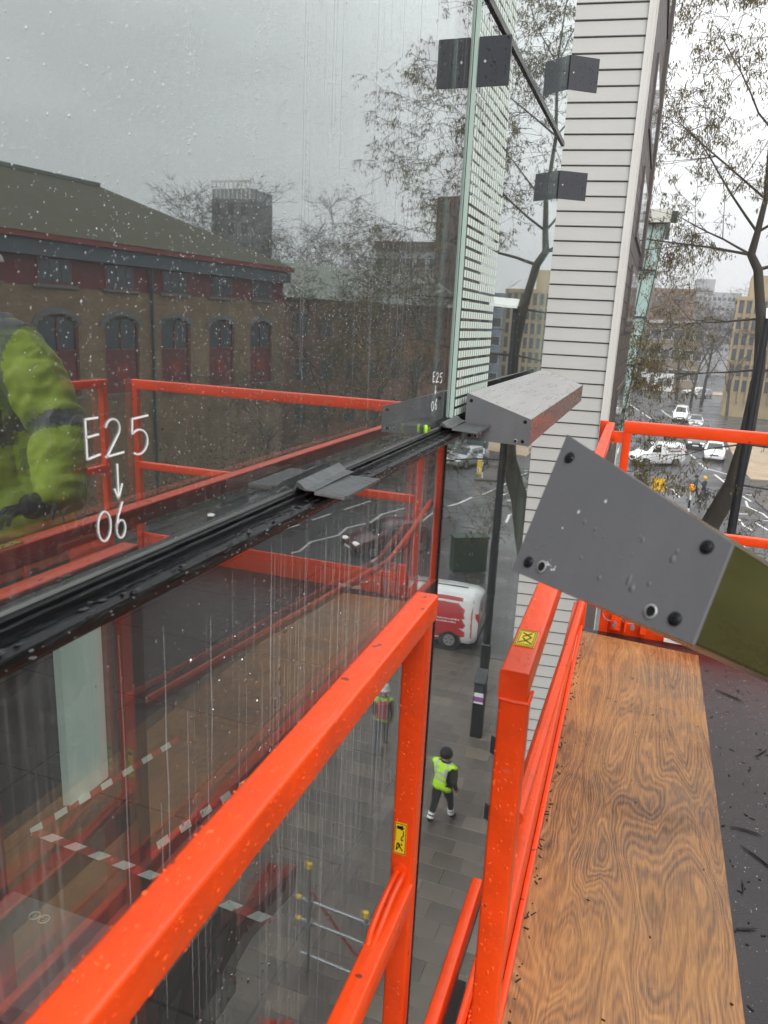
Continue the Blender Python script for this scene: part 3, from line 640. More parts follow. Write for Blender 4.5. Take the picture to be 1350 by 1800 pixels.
# ------------------------------------------------------------------ scissor lift (the platform the camera stands on)
def lift():
    t = thing('scissor_lift', 'orange scissor lift platform with plywood on its wet deck', 'lift', (0, 0, 0))
    F = H-1.55
    S = .037
    def part(name, fn, mat='orange', parent=t):
        mb = MB(); fn(mb); return mb.build(name, mat, parent)
    def bead(o, *a, **k):
        mb = MB(); drops(mb, *a, **k); stuff(mb.build('water_beads', 'orange_drop', o))
    # near left guard rail (outer section)
    x1a, x1b = -.319, -.296
    rl = part('top_rail', lambda b: b.beam((x1a, 1.170, H-.472), (x1b, -1.6, H-.472), .040, .044))
    bead(rl, (-.338, 1.165, H-.4497), (1, 0, 0), (.009, -1, 0), (0, 0, 1), .034, 1.0, 520, .0006, .0019, .4)
    bead(rl, (-.2987, 1.165, H-.492), (0, 0, 1), (.009, -1, 0), (1, 0, 0), .04, 1.0, 520, .0006, .0019, .4)
    ps = part('post', lambda b: b.beam((-.325, 1.150, H-.494), (-.323, 1.150, F-.15), .042, .038, up=(0, 1, 0)))
    bead(ps, (-.343, 1.1308, F-.1), (1, 0, 0), (0, 0, 1), (0, -1, 0), .036, 1.1, 330, .0007, .0024, .4)
    bead(ps, (-.3034, 1.135, F-.1), (0, 1, 0), (0, 0, 1), (1, 0, 0), .03, 1.1, 300, .0007, .0024, .4)
    def sticker(parent, o, u, v, n, w, h, kind):
        o, u, v, n = Vector(o), Vector(u), Vector(v), Vector(n)
        m = MB(); m.prism([o, o+u*w, o+u*w+v*h, o+v*h], n*.0006); s = m.build('warning_sticker', 'sticker_yellow', parent, 0)
        k = MB()
        def ln(pts, lw=.0012):
            for i in range(len(pts)-1):
                a = o+u*(pts[i][0]*w)+v*(pts[i][1]*h)+n*.0007; b_ = o+u*(pts[i+1][0]*w)+v*(pts[i+1][1]*h)+n*.0007
                d = (b_-a).normalized(); sd = n.cross(d)*lw/2; k.prism([a-sd, b_-sd, b_+sd, a+sd], n*.0004)
        ln([(.05, .03), (.95, .03), (.95, .97), (.05, .97), (.05, .03)], .0011)
        if kind == 'harness':
            ln([(.3, .90), (.3, .80)], .004); ln([(.45, .90), (.45, .80)], .004); ln([(.62, .92), (.62, .78)], .004); ln([(.2, .85), (.8, .85)], .002)
            ln([(.75, .76), (.78, .62), (.62, .55), (.58, .48), (.68, .44), (.76, .50)], .0018)
            ln([(.22, .12), (.55, .30), (.3, .36), (.22, .12)], .002); ln([(.3, .36), (.75, .12)], .002); ln([(.62, .36), (.70, .30)], .0022)
            for i in range(8): ln([(.11, .42+.06*i), (.15, .45+.06*i)], .001)
        else:
            ln([(.2, .2), (.5, .34), (.8, .2)], .0025); ln([(.3, .5), (.5, .34), (.72, .55)], .0022); ln([(.25, .8), (.75, .55)], .0025); ln([(.3, .56), (.7, .82)], .0025)
            ln([(.14, .12), (.86, .12), (.86, .9), (.14, .9), (.14, .12)], .001)
        k.build('pictogram', 'ink', s, 0)
    for o_, x_, y_ in ((ps, -.325, 1.150), (None, -.1245, .955)):
        wb = MB(); q = .0195; pts = [(x_+a*q*1.05, y_+b*q, H-.4945+random.uniform(-.001, .001)) for a, b in [(-1, -1), (-.5, -1), (0, -1), (.5, -1), (1, -1), (1, -.5), (1, 0), (1, .5), (1, 1)]]; wb.tube(pts, [.0028+random.uniform(-.0006, .0008) for _ in pts], 6); wb.build('weld_bead', 'orange', t)
    sticker(ps, (-.3405, 1.1307, H-.948), (1, 0, 0), (0, 0, 1), (0, -1, 0), .023, .066, 'harness')
    part('mid_rail', lambda b: b.beam((-.318, 1.131, H-1.030), (-.297, -1.6, H-1.030), .038, .050))
    def loop(b):
        pts = [(-.330, 1.128, H-.985), (-.331, 1.09, H-.985), (-.331, 1.03, H-.990), (-.330, .99, H-.998), (-.328, .97, H-1.012)]
        b.tube(pts, .006, 8); pts2 = [(-.318, 1.128, H-.985), (-.318, 1.06, H-.986), (-.318, 1.0, H-.998), (-.320, .97, H-1.012)]; b.tube(pts2, .006, 8)
        b.lathe([(.002, -.004), (.014, -.004), (.014, .002)], (-.324, 1.129, H-.982), 12, 'y')
    part('hand_loop', loop)
    def channel(b):
        b.beam((-.258, 1.60, H-1.385), (-.240, -1.6, H-1.385), .026, .075, r=.004)
        b.box((-.244, -1.6, F-.10), (-.228, 1.60, F-.07))
    part('toe_board', channel)
    def inner(b): b.beam((-.205, 1.60, H-1.45), (-.19, -1.6, H-1.45), .012, .20, r=.003)
    part('toe_plate', inner)
    b = MB(); b.tube([(-.232, 1.55, F-.06), (-.222, .6, F-.06), (-.216, -1.2, F-.06)], .012, 8); b.build('hose', 'rubber', t)
    # second section, far half
    y2, ye = .955, 3.95
    r2 = part('top_rail', lambda b: b.beam((-.126, y2-.02, H-.472), (-.176, ye+.03, H-.472), .040, .044))
    bead(r2, (-.144, y2, H-.4497), (1, 0, 0), (-.016, 1, 0), (0, 0, 1), .034, .9, 260, .0007, .0026, .4)
    sticker(r2, (-.143, 1.02, H-.4493), (1, 0, 0), (-.016, 1, 0), (0, 0, 1), .029, .062, 'fall')
    p2 = part('post', lambda b: b.beam((-.1245, y2, H-.494), (-.121, y2, F-.05), .040, .038, up=(0, 1, 0)))
    bead(p2, (-.143, y2-.0193, F), (1, 0, 0), (0, 0, 1), (0, -1, 0), .037, 1.05, 420, .0007, .0026, .4)
    part('mid_rail', lambda b: (b.tube([(-.150, 1.33, H-.955), (-.158, 2.3, H-1.04), (-.168, 3.25, H-1.12), (-.172, 3.60, H-1.05), (-.175, 3.90, H-.965)], .017, 10)))
    tb = part('toe_board', lambda b: b.beam((-.226, 3.86, H-1.46), (-.168, .9, H-1.46), .042, .13, r=.006))
    bead(tb, (-.198, 1.0, H-1.3945), (1, 0, 0), (-.02, 1, 0), (0, 0, 1), .036, 2.0, 300, .0012, .004, .35)
    part('toe_flange', lambda b: b.beam((-.196, 3.86, H-1.535), (-.138, .9, H-1.535), .016, .030, r=.003))
    part('post', lambda b: b.beam((-.205, ye-.01, H-.44), (-.205, ye-.01, F-.05), .040, .040, up=(0, 1, 0)))
    # far end gate
    xe = 1.82
    part('top_rail', lambda b: b.beam((-.108, ye, H-.463), (xe, ye, H-.463), .042, .060))
    for x in (-.089, xe-.02): part('post', lambda b: b.beam((x, ye+.0, H-.484), (x, ye, F-.02), .040, .040, up=(0, 1, 0)))
    part('mid_rail', lambda b: b.beam((-.068, ye, H-.972), (xe-.04, ye, H-.972), .036, .044))
    part('toe_board', lambda b: b.beam((-.068, ye, H-1.50), (xe-.04, ye, H-1.50), .014, .15, r=.003))
    part('hinge', lambda b: (b.box((-.185, ye-.012, H-.545), (-.111, ye+.012, H-.490)), b.lathe([(.0, -.02), (.012, -.02), (.012, .02), (0, .02)], (-.15, ye-.002, H-.517), 12, 'y')))
    cb = MB()
    for k, x in enumerate((-.06, .04)):
        pts = [(x+.05*sin(a)*(.8+k*.3), ye-.035-.01*cos(a*2), H-1.44-.045*cos(a)) for a in [i*2*pi/16 for i in range(17)]]; cb.tube(pts, .0022, 6)
    cb.tube([(.1, ye-.03, H-1.47), (.2, ye-.05, H-1.50), (.35, ye-.05, H-1.535)], .004, 6); cb.build('tether_cable', 'galv', t)
    b = MB(); b.box((.22, ye-.06, H-1.545), (.36, ye-.045, H-1.53)); b.build('cable_label', 'chip', t)
    part('latch_bracket', lambda b: (b.box((-.05, ye-.05, H-1.53), (.0, ye-.02, H-1.36)), b.box((.02, ye-.06, H-1.53), (.03, ye-.015, H-1.38)), b.box((.10, ye-.05, H-1.53), (.13, ye-.02, H-1.42))))
    b = MB()
    for x in (-.03, .06): b.lathe([(0, -.09), (.011, -.09), (.011, -.05), (0, -.05)], (x, ye, H-1.49), 10, 'y')
    b.build('pin', 'galv', t)
    # right-hand side of the platform (seen mirrored in the glass)
    xr = 1.94
    for y0, y1 in ((ye-.12, 1.9), (1.82, -1.6)):
        part('top_rail', lambda b: b.beam((xr, y0, H-.458), (xr, y1, H-.458), .040, .050))
        part('mid_rail', lambda b: b.beam((xr, y0, H-.985), (xr, y1, H-.985), .036, .044))
        for y in (y0-.02, y1+.02): part('post', lambda b: b.beam((xr, y, H-.484), (xr, y, F-.02), .040, .040, up=(0, 1, 0)))
        part('toe_board', lambda b: b.beam((xr, y0, H-1.48), (xr, y1, H-1.48), .014, .15, r=.003))
    # deck
    b = MB(); b.box((-.20, -1.7, F-.10), (xr-.02, ye-.02, F-.012)); b.build('deck', 'black_deck', t)
    b = MB(); b.box((-.19, -1.7, F-.13), (xr+.03, ye+.02, F-.102)); b.build('deck_frame', 'orange', t)
    b = MB(); b.box((-.300, -1.6, F-.43), (-.262, 1.60, F-.12)); fr = b.build('extension_frame', 'brown_clad', t)
    for k in range(26):
        y = -1.55+k*.12; m = MB(); m.prism([(-.3005, y, F-.24), (-.3005, y+.075, F-.24), (-.3005, y+.115, F-.15), (-.3005, y+.04, F-.15)], (-.001, 0, 0)); m.build('white_stripe' if k % 2 else 'red_stripe', 'tape_white' if k % 2 else 'tape_red', fr, 0)
    b = MB(); n = 40
    ply = [(-.142, 1.40)]; 
    b.prism([(-.118, .2, F-.011), (.395, .2, F-.011), (.385, 3.80, F-.011), (-.192, 3.86, F-.011)], (0, 0, .011)); o = b.build('plywood_sheet', 'plywood', t); o['label'] = 'wet plywood sheet with swirling grain laid on the deck'
    dk = MB(); drops(dk, (.40, 1.4, F-.0118), (1, 0, 0), (0, 1, 0), (0, 0, 1), .35, 2.3, 500, .0008, .0022, .3); stuff(dk.build('water_beads', 'water', t))
    # scissor stack and chassis under the deck
    for k in range(7):
        z0, z1 = .95+k*(F-1.35)/7, .95+(k+1)*(F-1.35)/7
        for x in (.35, 1.55):
            for a, c in ((z0, z1), (z1, z0)): part('scissor_arm', lambda b: b.beam((x+(.05 if a < c else -.05), -1.3, a), (x+(.05 if a < c else -.05), 3.2, c), .06, .16))
    b = MB(); b.beam((.95, -1.6, .62), (.95, 3.6, .62), 1.5, .55, r=.05); b.build('chassis', 'orange', t)
    for x in (.02, 1.88):
        for y in (-.9, 2.9):
            w = MB(); w.lathe([(.18, -.12), (.38, -.12), (.42, -.06), (.42, .06), (.38, .12), (.18, .12)], (x, y, .425), 20, 'x'); w.build('wheel', 'rubber', t)
lift()
def scraps():
    F = H-1.55
    mb = MB()
    for _ in range(170):
        x = random.choice((random.gauss(-.13, .02), random.gauss(-.13, .02), random.uniform(.40, .62), random.uniform(.40, .62), random.uniform(.40, .62), random.uniform(-.1, .4))); y = random.uniform(1.35, 3.7)
        if x < .0: x = -.188+(3.86-y)*.0215+abs(random.gauss(0, .012))
        a = random.uniform(0, pi); l = random.uniform(.002, .004+.010*random.random()); w = random.uniform(.001, .0025); d = Vector((cos(a), sin(a), 0)); n = Vector((-d.y, d.x, 0)); c = Vector((x, y, F+.0004 if x < .385 else F-.0115))
        mb.prism([c-d*l-n*w, c+d*l-n*w*.4, c+d*l*.9+n*w, c-d*l*.8+n*w], (0, 0, random.uniform(.0008, .003)))
    tag(mb.build('rubber_crumbs', 'rubber', None, 0), 'black rubber crumbs scattered over plywood and deck', 'debris', kind='stuff')
    for i, (x, y, l, a, bend) in enumerate(((.50, 2.28, .07, 2.2, .15), (.47, 2.42, .05, .2, -.3), (.58, 2.95, .05, .9, .1), (.60, 2.93, .04, 1.7, -.2), (.52, 1.72, .02, .1, .6), (.50, 3.42, .07, 2.5, .05), (.44, 2.12, .03, 1.2, .3), (.46, 1.45, .03, 1.9, .3), (.43, 1.95, .03, .3, .1))):
        pts = [(x+cos(a+bend*s)*l*s*2-l*cos(a), y+sin(a+bend*s)*l*s*2-l*sin(a), F-.008) for s in (0, .2, .4, .6, .8, 1)]
        mb = MB(); mb.tube(pts, [.001, .0022, .0028, .0026, .002, .0007], 6); tag(mb.build('rubber_offcut', 'rubber'), 'thin black rubber offcut lying on the black deck', 'offcut', 'rubber offcuts on the deck')
scraps()
# ------------------------------------------------------------------ buildings across the street and far off
def brickmat(name, c1, c2, mortar, sc=1.0, rough=.8):
    m = pmat(name, c1, rough); nt = m.node_tree; N = nt.nodes; L = nt.links; b = N['Principled BSDF']
    tc = N.new('ShaderNodeTexCoord'); br = N.new('ShaderNodeTexBrick'); br.inputs['Scale'].default_value = sc; br.inputs['Brick Width'].default_value = .225; br.inputs['Row Height'].default_value = .075; br.inputs['Mortar Size'].default_value = .01
    br.inputs['Color1'].default_value = c1+(1,); br.inputs['Color2'].default_value = c2+(1,); br.inputs['Mortar'].default_value = mortar+(1,)
    mp = N.new('ShaderNodeMapping'); mp.inputs['Rotation'].default_value = (R(90), 0, 0); L.new(tc.outputs['Object'], mp.inputs[0]); L.new(mp.outputs[0], br.inputs['Vector'])
    n = N.new('ShaderNodeTexNoise'); n.inputs['Scale'].default_value = .7; n.inputs['Detail'].default_value = 6; L.new(tc.outputs['Object'], n.inputs['Vector'])
    mr = N.new('ShaderNodeMapRange'); mr.inputs[1].default_value = .3; mr.inputs[2].default_value = .7; mr.inputs[3].default_value = .75; mr.inputs[4].default_value = 1.2; L.new(n.outputs[0], mr.inputs[0])
    sc_ = N.new('ShaderNodeVectorMath'); sc_.operation = 'SCALE'; L.new(br.outputs['Color'], sc_.inputs[0]); L.new(mr.outputs[0], sc_.inputs['Scale']); L.new(sc_.outputs[0], b.inputs['Base Color'])
brickmat('brick_tan', (.27, .175, .088), (.20, .12, .06), (.22, .18, .13)); brickmat('brick_red', (.21, .090, .056), (.17, .07, .045), (.2, .15, .12)); brickmat('brick_brown', (.085, .055, .045), (.11, .07, .055), (.12, .1, .09))
pmat('moss_roof', (.050, .046, .024), .85, noise=(1.2, .45, 7, (1, 1, 1)), bump=(8, .8, I3)); pmat('grey_roof', (.13, .145, .12), .6, noise=(.6, .25, 6, I3)); pmat('eave_blue', (.085, .105, .118), .6, noise=(1, .2, 4, I3)); pmat('red_panel', (.14, .026, .028), .55, noise=(.8, .25, 5, I3))
pmat('red_trim', (.25, .04, .03), .5); pmat('stone_lintel', (.16, .15, .15), .7); pmat('tan_stone', (.36, .28, .16), .7, noise=(.5, .2, 5, I3)); pmat('concrete_grey', (.30, .30, .31), .8, noise=(.2, .12, 5, I3)); pmat('rust_brick', (.25, .13, .085), .8, noise=(.2, .15, 5, I3)); pmat('brown_concrete', (.20, .16, .115), .8, noise=(.2, .2, 5, I3))
pmat('white_render', (.66, .66, .65), .7, noise=(.3, .08, 5, I3)); pmat('pink_render', (.55, .22, .19), .7); pmat('blue_grey', (.22, .27, .34), .5); pmat('pane_far', (.05, .06, .07), .12, spec=.8); pmat('frame_white', (.6, .6, .58), .6)
pmat('frame_red', (.16, .04, .04), .5)
def wbox(mb, x0, x1, y0, y1, z0, z1): return mb.box((x0, y0, z0), (x1, y1, z1))
def warehouse():
    t = thing('brick_warehouse', 'tan brick warehouse with mossy hipped roof and arched windows, mirrored in the glass', 'building', (22.87, 47.06, 0), R(-81.5))
    Ln, D = 46., 16.
    m = MB(); wbox(m, 0, Ln, .3, D, .0, 11.3); m.build('wall', 'brick_tan', t, 0)
    # front skin between the arched openings
    bays = [2.47+3.92*i for i in range(11)]; hw = 1.15
    xs = [0]+[v for b in bays for v in (b-hw, b+hw)]+[Ln]
    sk = MB()
    for i in range(0, len(xs), 2): wbox(sk, xs[i], xs[i+1], 0, .299, .0, 11.3)
    for b in bays:
        wbox(sk, b-hw, b+hw, 0, .299, 0, 6.1)
        P = [(b-hw, 9.55)]+[(b+hw*cos(a), 9.55+.55*sin(a)) for a in [pi-pi*k/8 for k in range(1, 8)]]+[(b+hw, 9.55), (b+hw, 11.3), (b-hw, 11.3)]
        for q in range(8):
            wbox(sk, b+hw*cos(pi-pi*q/8), b+hw*cos(pi-pi*(q+1)/8), 0, .299, 9.55+.55*min(sin(pi-pi*q/8), sin(pi-pi*(q+1)/8)), 11.3)
    sk.build('front_brickwork', 'brick_tan', t, 0)
    for b in bays:
        f = MB(); wbox(f, b-hw-.0, b+hw, .12, .16, 6.1, 8.25); wbox(f, b-hw, b-hw+.12, .05, .2, 6.1, 9.6); wbox(f, b+hw-.12, b+hw, .05, .2, 6.1, 9.6); wbox(f, b-hw, b+hw, .06, .2, 8.251, 8.37); wbox(f, b-.04, b+.04, .07, .2, 8.371, 9.7); w = f.build('arched_window', 'frame_red', t, 0)
        g = MB(); wbox(g, b-hw+.12, b-.05, .14, .18, 8.38, 9.9); g.build('pane', 'pane_far', w, 0); g = MB(); wbox(g, b+.05, b+hw-.12, .14, .18, 8.38, 9.9); g.build('pane', 'pane_far', w, 0)
        a = MB()
        for q in range(9):
            a0, a1 = pi-pi*q/9, pi-pi*(q+1)/9
            pr = [(b+(hw+o)*cos(x_), -.05, 9.55+(.55+o)*sin(x_)) for x_, o in ((a0, 0), (a1-.0, 0), (a1, .28), (a0, .28))]; a.prism(pr, (0, .049, 0))
        a.build('arch', 'stone_lintel', w, 0)
        s = MB(); wbox(s, b-hw-.1, b+hw+.1, -.12, .04, 5.95, 6.09); s.build('sill', 'stone_lintel', w, 0)
        g = MB(); wbox(g, b-.42, b+.42, .09, .118, 6.9, 7.6); g.build('plaque', 'red_trim', w, 0)
    m = MB(); wbox(m, 0, Ln, .05, D, 11.301, 12.6); m.build('attic_storey', 'red_panel', t, 0)
    for b in bays:
        f = MB(); wbox(f, b-.95, b+.95, 0, .048, 11.4, 12.55); w = f.build('window', 'frame_red', t, 0)
        for k in range(3):
            g = MB(); wbox(g, b-.88+k*.6, b-.34+k*.6, -.02, -.001, 11.5, 12.5); g.build('pane', 'pane_far', w, 0)
        s = MB(); wbox(s, b-1.2, b+1.2, -.15, -.021, 11.25, 11.39); s.build('sill', 'stone_lintel', w, 0)
    m = MB(); wbox(m, -.3, Ln+.3, -.35, D+.3, 12.601, 13.3); m.build('eave_band', 'eave_blue', t, 0)
    m = MB(); wbox(m, -.45, Ln+.45, -.55, D+.45, 13.301, 13.55); m.build('gutter', 'red_trim', t, 0)
    r = MB(); zr = 17.55; a = [(-.5, -.6, 13.551), (Ln+.5, -.6, 13.551), (Ln+.5, D+.5, 13.551), (-.5, D+.5, 13.551), (8.2, D/2, zr), (Ln-8, D/2, zr)]
    r.add(a, [(0, 1, 5, 4), (1, 2, 5), (2, 3, 4, 5), (3, 0, 4), (3, 2, 1, 0)]); rf = r.build('roof', 'moss_roof', t, 0)
    m = MB(); m.beam((8.2, D/2, zr+.05), (Ln-8, D/2, zr+.05), .35, .25); m.build('ridge', 'grey_roof', rf)
    m = MB(); m.tube([(12.15, -.09, .1), (12.15, -.09, 12.5)], .09, 10); m.build('downpipe', 'steel_dark', t)
    m = MB(); m.tube([(27.9, -.09, .1), (27.9, -.09, 12.5)], .09, 10); m.build('downpipe', 'steel_dark', t)
warehouse()
def block(name, label, loc, rz, L_, D, h, wall, floors=3, bays=6, ww=1.2, wh=1.4, z1=1.2, roof=None, rh=0, strip=False, frame='frame_white', par=.0, parm=None):
    t = thing(name, label, 'building', loc, R(rz)); m = MB(); wbox(m, 0, L_, 0, D, 0, h); m.build('wall', wall, t, 0)
    fh = (h-z1)/floors
    fm = MB(); wbox(fm, -ww/2-.08, ww/2+.08, -.05, -.001, -.08, wh+.08); fme = fm.mesh('window', frame, 0)
    gm = MB(); wbox(gm, -ww/2, ww/2, -.08, -.051, 0, wh); gme = gm.mesh('pane', 'pane_far', 0)
    for f in range(floors):
        for b in range(bays):
            x = L_*(b+.5)/bays; w = link('window', fme, t, (x, 0, z1+f*fh+fh*.2)); link('pane', gme, w)
    if roof:
        r = MB(); e = .5; r.add([(-e, -e, h+.001), (L_+e, -e, h+.001), (L_+e, D+e, h+.001), (-e, D+e, h+.001), (e, D/2, h+rh), (L_-e, D/2, h+rh)], [(0, 1, 5, 4), (1, 2, 5), (2, 3, 4, 5), (3, 0, 4), (3, 2, 1, 0)]); r.build('roof', roof, t, 0)
    if par:
        m = MB(); wbox(m, -.2, L_+.2, -.25, D+.2, h+.001, h+par); m.build('parapet', parm or wall, t, 0)
    return t
block('brick_terrace', 'red brick terrace with grey green roof beyond the warehouse in the mirror', (16.6, 74, 0), -60.6, 21, 10, 11.9, 'brick_red', 3, 8, 1.1, 1.7, 1.0, 'grey_roof', 3.0, frame='stone_lintel')
bt = block('brown_tower', 'tall dark brown brick tower by the glass joint in the mirror', (23.7, 100, 0), 0, 4.3, 9, 26.3, 'brick_brown', 8, 2, 1.1, 1.5, 2, frame='brick_brown')
block('grey_flats', 'grey flats with dark top beside the brown tower in the mirror', (28.2, 104, 0), 0, 9.5, 9, 20, 'concrete_grey', 6, 5, 1.3, 1.3, 2, par=1.1, parm='brick_brown')
pmat('tower_grey', (.17, .165, .165), .8, noise=(.4, .2, 5, I3))  # grey lightened to paint in the haze over the distance
tw = block('lattice_tower', 'dark tower with pale lattice crown above the warehouse roof in the mirror', (55.4, 100, 0), 0, 6.4, 6.4, 26.2, 'tower_grey', 9, 3, 1.0, 1.6, 2, frame='tower_grey')
for k in range(10):
    m = MB(); wbox(m, .1+k*.68, .22+k*.68, -.02, .1, 26.2, 28.4); m.build('lattice_bar', 'concrete_white', tw, 0)
m = MB(); wbox(m, 0, 6.4, -.05, .15, 28.401, 28.7); m.build('lattice_rail', 'concrete_white', tw, 0)
m = MB(); wbox(m, .0, 6.4, .16, 6.3, 26.2, 27.6); m.build('plant_room', 'concrete_grey', tw, 0)
# direct view, far end of the road
block('red_brick_block', 'plain rust red brick block behind the long brown building', (-8, 172, 0), 0, 14, 20, 19.6, 'rust_brick', 1, 3, 1.0, 1.0, 16.5)
gb = block('grey_slab_block', 'grey concrete block on the skyline above the trees', (2.6, 230, 0), 0, 17, 20, 22.0, 'concrete_grey', 6, 14, .7, .8, 6, frame='concrete_grey')
m = MB(); wbox(m, 5, 10, 2, 12, 22.501, 25.5); m.build('roof_block', 'concrete_grey', gb, 0)
lb = block('brown_office', 'long brown three storey office with window strips at the road end', (-9, 152, 0), 3, 17, 12, 12.4, 'brown_concrete', 3, 9, 1.5, 1.8, 1.5)
m = MB(); wbox(m, -.3, 17.3, -.4, .0, 12.401, 12.9); m.build('parapet', 'concrete_white', lb, 0)
tb = block('tan_stone_building', 'tan stone corner building behind the bare tree', (9.2, 112, 0), -4, 11, 14, 15.2, 'tan_stone', 6, 12, .5, 1.5, 3, par=.5, parm='tan_stone', frame='tan_stone')
m = MB(); wbox(m, 1.2, 7, .8, 8, 15.701, 18.4); m.build('attic', 'tan_stone', tb, 0)
for k in range(13):
    m = MB(); wbox(m, -.12+k*.917, .12+k*.917, -.3, -.001, 2, 15.2); m.build('pilaster', 'tan_stone', tb, 0)
block('blue_building', 'blue grey clad building seen in the fritted pane', (20.2, 110, 0), -4, 5, 12, 15, 'blue_grey', 5, 3, 1.2, 1.2, 2)
sh = block('white_shop', 'white shop with red band at the far kerb', (11.0, 125, 0), 0, 6, 8, 6.5, 'white_render', 2, 3, 1.2, 1.4, 1.0)
m = MB(); wbox(m, 0, 6, -.4, -.1, 2.9, 3.7); m.build('fascia', 'pink_render', sh, 0)
block('pink_shop', 'pink fronted shop beside the white shop', (17.2, 124, 0), 0, 5, 8, 8, 'pink_render', 2, 3, 1.1, 1.5, 1.5)
block('white_annexe', 'white flat roofed annexe in front of the brown office', (-2.5, 150.2, 0), 0, 6, 1.6, 3.3, 'white_render', 1, 4, .9, 1.3, .6)

# ------------------------------------------------------------------ trees
pmat('bark', (.052, .043, .033), .85, noise=(9, .5, 6, (1, 1, .35)), bump=(20, .9, (1, 1, .3))); pmat('twig', (.050, .036, .024), .8); pmat('catkin', (.14, .115, .045), .8, noise=(3, .4, 2, I3)); pmat('twig_grey', (.085, .075, .06), .85); pmat('bush_leaf', (.06, .08, .025), .7, noise=(2, .4, 2, I3)); pmat('grass', (.045, .065, .02), .8)
class Tree:
    def __init__(s, seed, minr=.0065): s.minr = minr; s.r = random.Random(seed); s.tr = MB(); s.tw = MB(); s.lf = MB(); s.n = 0
    def limb(s, p, d, L_, rad, depth, droop, maxd, leafy, spread=.55):
        r = s.r; pts = [Vector(p)]; rr = [rad]; k = 5 if depth < 2 else 3; d = Vector(d).normalized(); out = []
        for i in range(k):
            j = Vector((r.gauss(0, 1), r.gauss(0, 1), r.gauss(0, .7)))*(.10+.035*depth)
            d = (d+j*.6+Vector((0, 0, droop))).normalized(); pts.append(pts[-1]+d*L_/k); rr.append(rad*(1-.62*(i+1)/k)); out.append((pts[-1].copy(), d.copy(), rr[-1]))
        (s.tr if depth < 2 else s.tw).tube(pts, rr, 8 if depth == 0 else 5 if depth < 2 else 3, cap=False); s.n += 1
        if depth < maxd:
            nb = (5, 6, 5, 4, 3, 2)[min(depth, 5)]
            for q in range(nb):
                i = r.randint(1, k-1) if q else k-1; P, dd, ra = out[i]
                ax = Vector((r.gauss(0, 1), r.gauss(0, 1), r.gauss(0, .6))).normalized(); nd = (dd*.75+ax*spread*1.3).normalized()
                s.limb(P, nd, L_*r.uniform(.46, .70), max(s.minr, ra*.60), depth+1, droop-.03*(depth > 0), maxd, leafy, spread)
        elif leafy:
            for q in range(leafy):
                P, dd, _ = r.choice(out); c = P+Vector((r.gauss(0, .05), r.gauss(0, .05), r.gauss(0, .04))); l = r.uniform(.05, .12); w = r.uniform(.007, .015)
                a = Vector((r.gauss(0, .35), r.gauss(0, .35), -1)).normalized(); b = a.cross(Vector((r.gauss(0, 1), r.gauss(0, 1), .1))).normalized()*w
                s.lf.add([c-b, c+b, c+a*l*.6+b*.9, c+a*l, c+a*l*.5-b*.9], [(0, 1, 2, 3, 4)])
def alder():
    t = thing('alder_tree', 'bare leaning alder with hanging catkins beside the black lamp post', 'tree', (.9, 20.6, .1))
    T = Tree(11); o = Vector((.9, 20.6, .1))
    path = [(.85, 20.6, 0), (1.30, 20.6, 3.0), (1.87, 20.55, H-4.69), (2.25, 20.5, H-3.6), (2.35, 20.5, H-2.57), (2.39, 20.5, H-.75), (2.24, 20.5, H+.45), (2.0, 20.5, H+1.57), (1.80, 20.5, H+1.9), (1.86, 20.5, H+2.4), (1.92, 20.5, H+3.13), (1.8, 20.4, H+4.6), (1.95, 20.5, H+6.2), (1.85, 20.5, H+8)]
    path = [Vector(p)-o for p in path]; T.tr.tube(path, [.30, .26, .24, .225, .18, .135, .115, .105, .095, .075, .06, .045, .03, .012], 12)
    for i, d, L_, rd, ch in ((8, (-1, -.1, .12), 2.3, .06, 3), (8, (-.9, .3, .5), 2.0, .05, 3), (7, (.9, .1, .35), 2.8, .07, 3), (9, (-.7, -.2, .8), 2.6, .055, 3), (9, (.9, -.2, .6), 2.8, .055, 3), (10, (-.8, .2, .7), 2.6, .05, 3), (10, (.8, .3, .6), 2.7, .05, 3),
                             (11, (-.7, -.3, .7), 2.4, .04, 3), (11, (.8, 0, .6), 2.4, .04, 3), (12, (-.4, .2, .9), 1.9, .03, 3), (12, (.6, -.2, .8), 2.0, .03, 3), (6, (-.9, .1, -.05), 1.9, .05, 3), (6, (.95, -.1, .2), 2.9, .06, 3), (5, (-1, .2, -.15), 1.9, .045, 3), (5, (.95, .2, 0), 3.0, .06, 3),
                             (4, (-.9, -.3, -.3), 1.7, .04, 3), (4, (.95, -.1, -.1), 2.9, .055, 3), (3, (.9, .3, -.05), 2.6, .05, 3), (4, (.9, .5, .2), 3.0, .05, 3)):
        T.limb(path[i], d, L_, rd*.62, 1, .004, ch+2, 6, .62)
    T.tr.build('trunk', 'bark', t); stuff(T.tw.build('crown', 'twig', t, 0)); stuff(T.lf.build('catkins', 'catkin', t, 0))
alder()
def bare_proto(seed, h, name, mat='twig_grey'):
    T = Tree(seed, .013 if h < 15 else .024); T.limb((0, 0, 0), (0, 0, 1), h*.55, h*.016, 0, .05, 5, 4 if h < 15 else 0, .5)
    for f in T.lf.f: T.tw.f.append([i+len(T.tw.v) for i in f]); T.tw.m.append(1)
    T.tw.v += T.lf.v
    return T.tr.mesh('trunk', 'bark'), T.tw.mesh('crown', [mat, 'catkin'], 0)
PT = [bare_proto(21, 22, 'a'), bare_proto(33, 20, 'b'), bare_proto(45, 12, 'c', 'twig')]
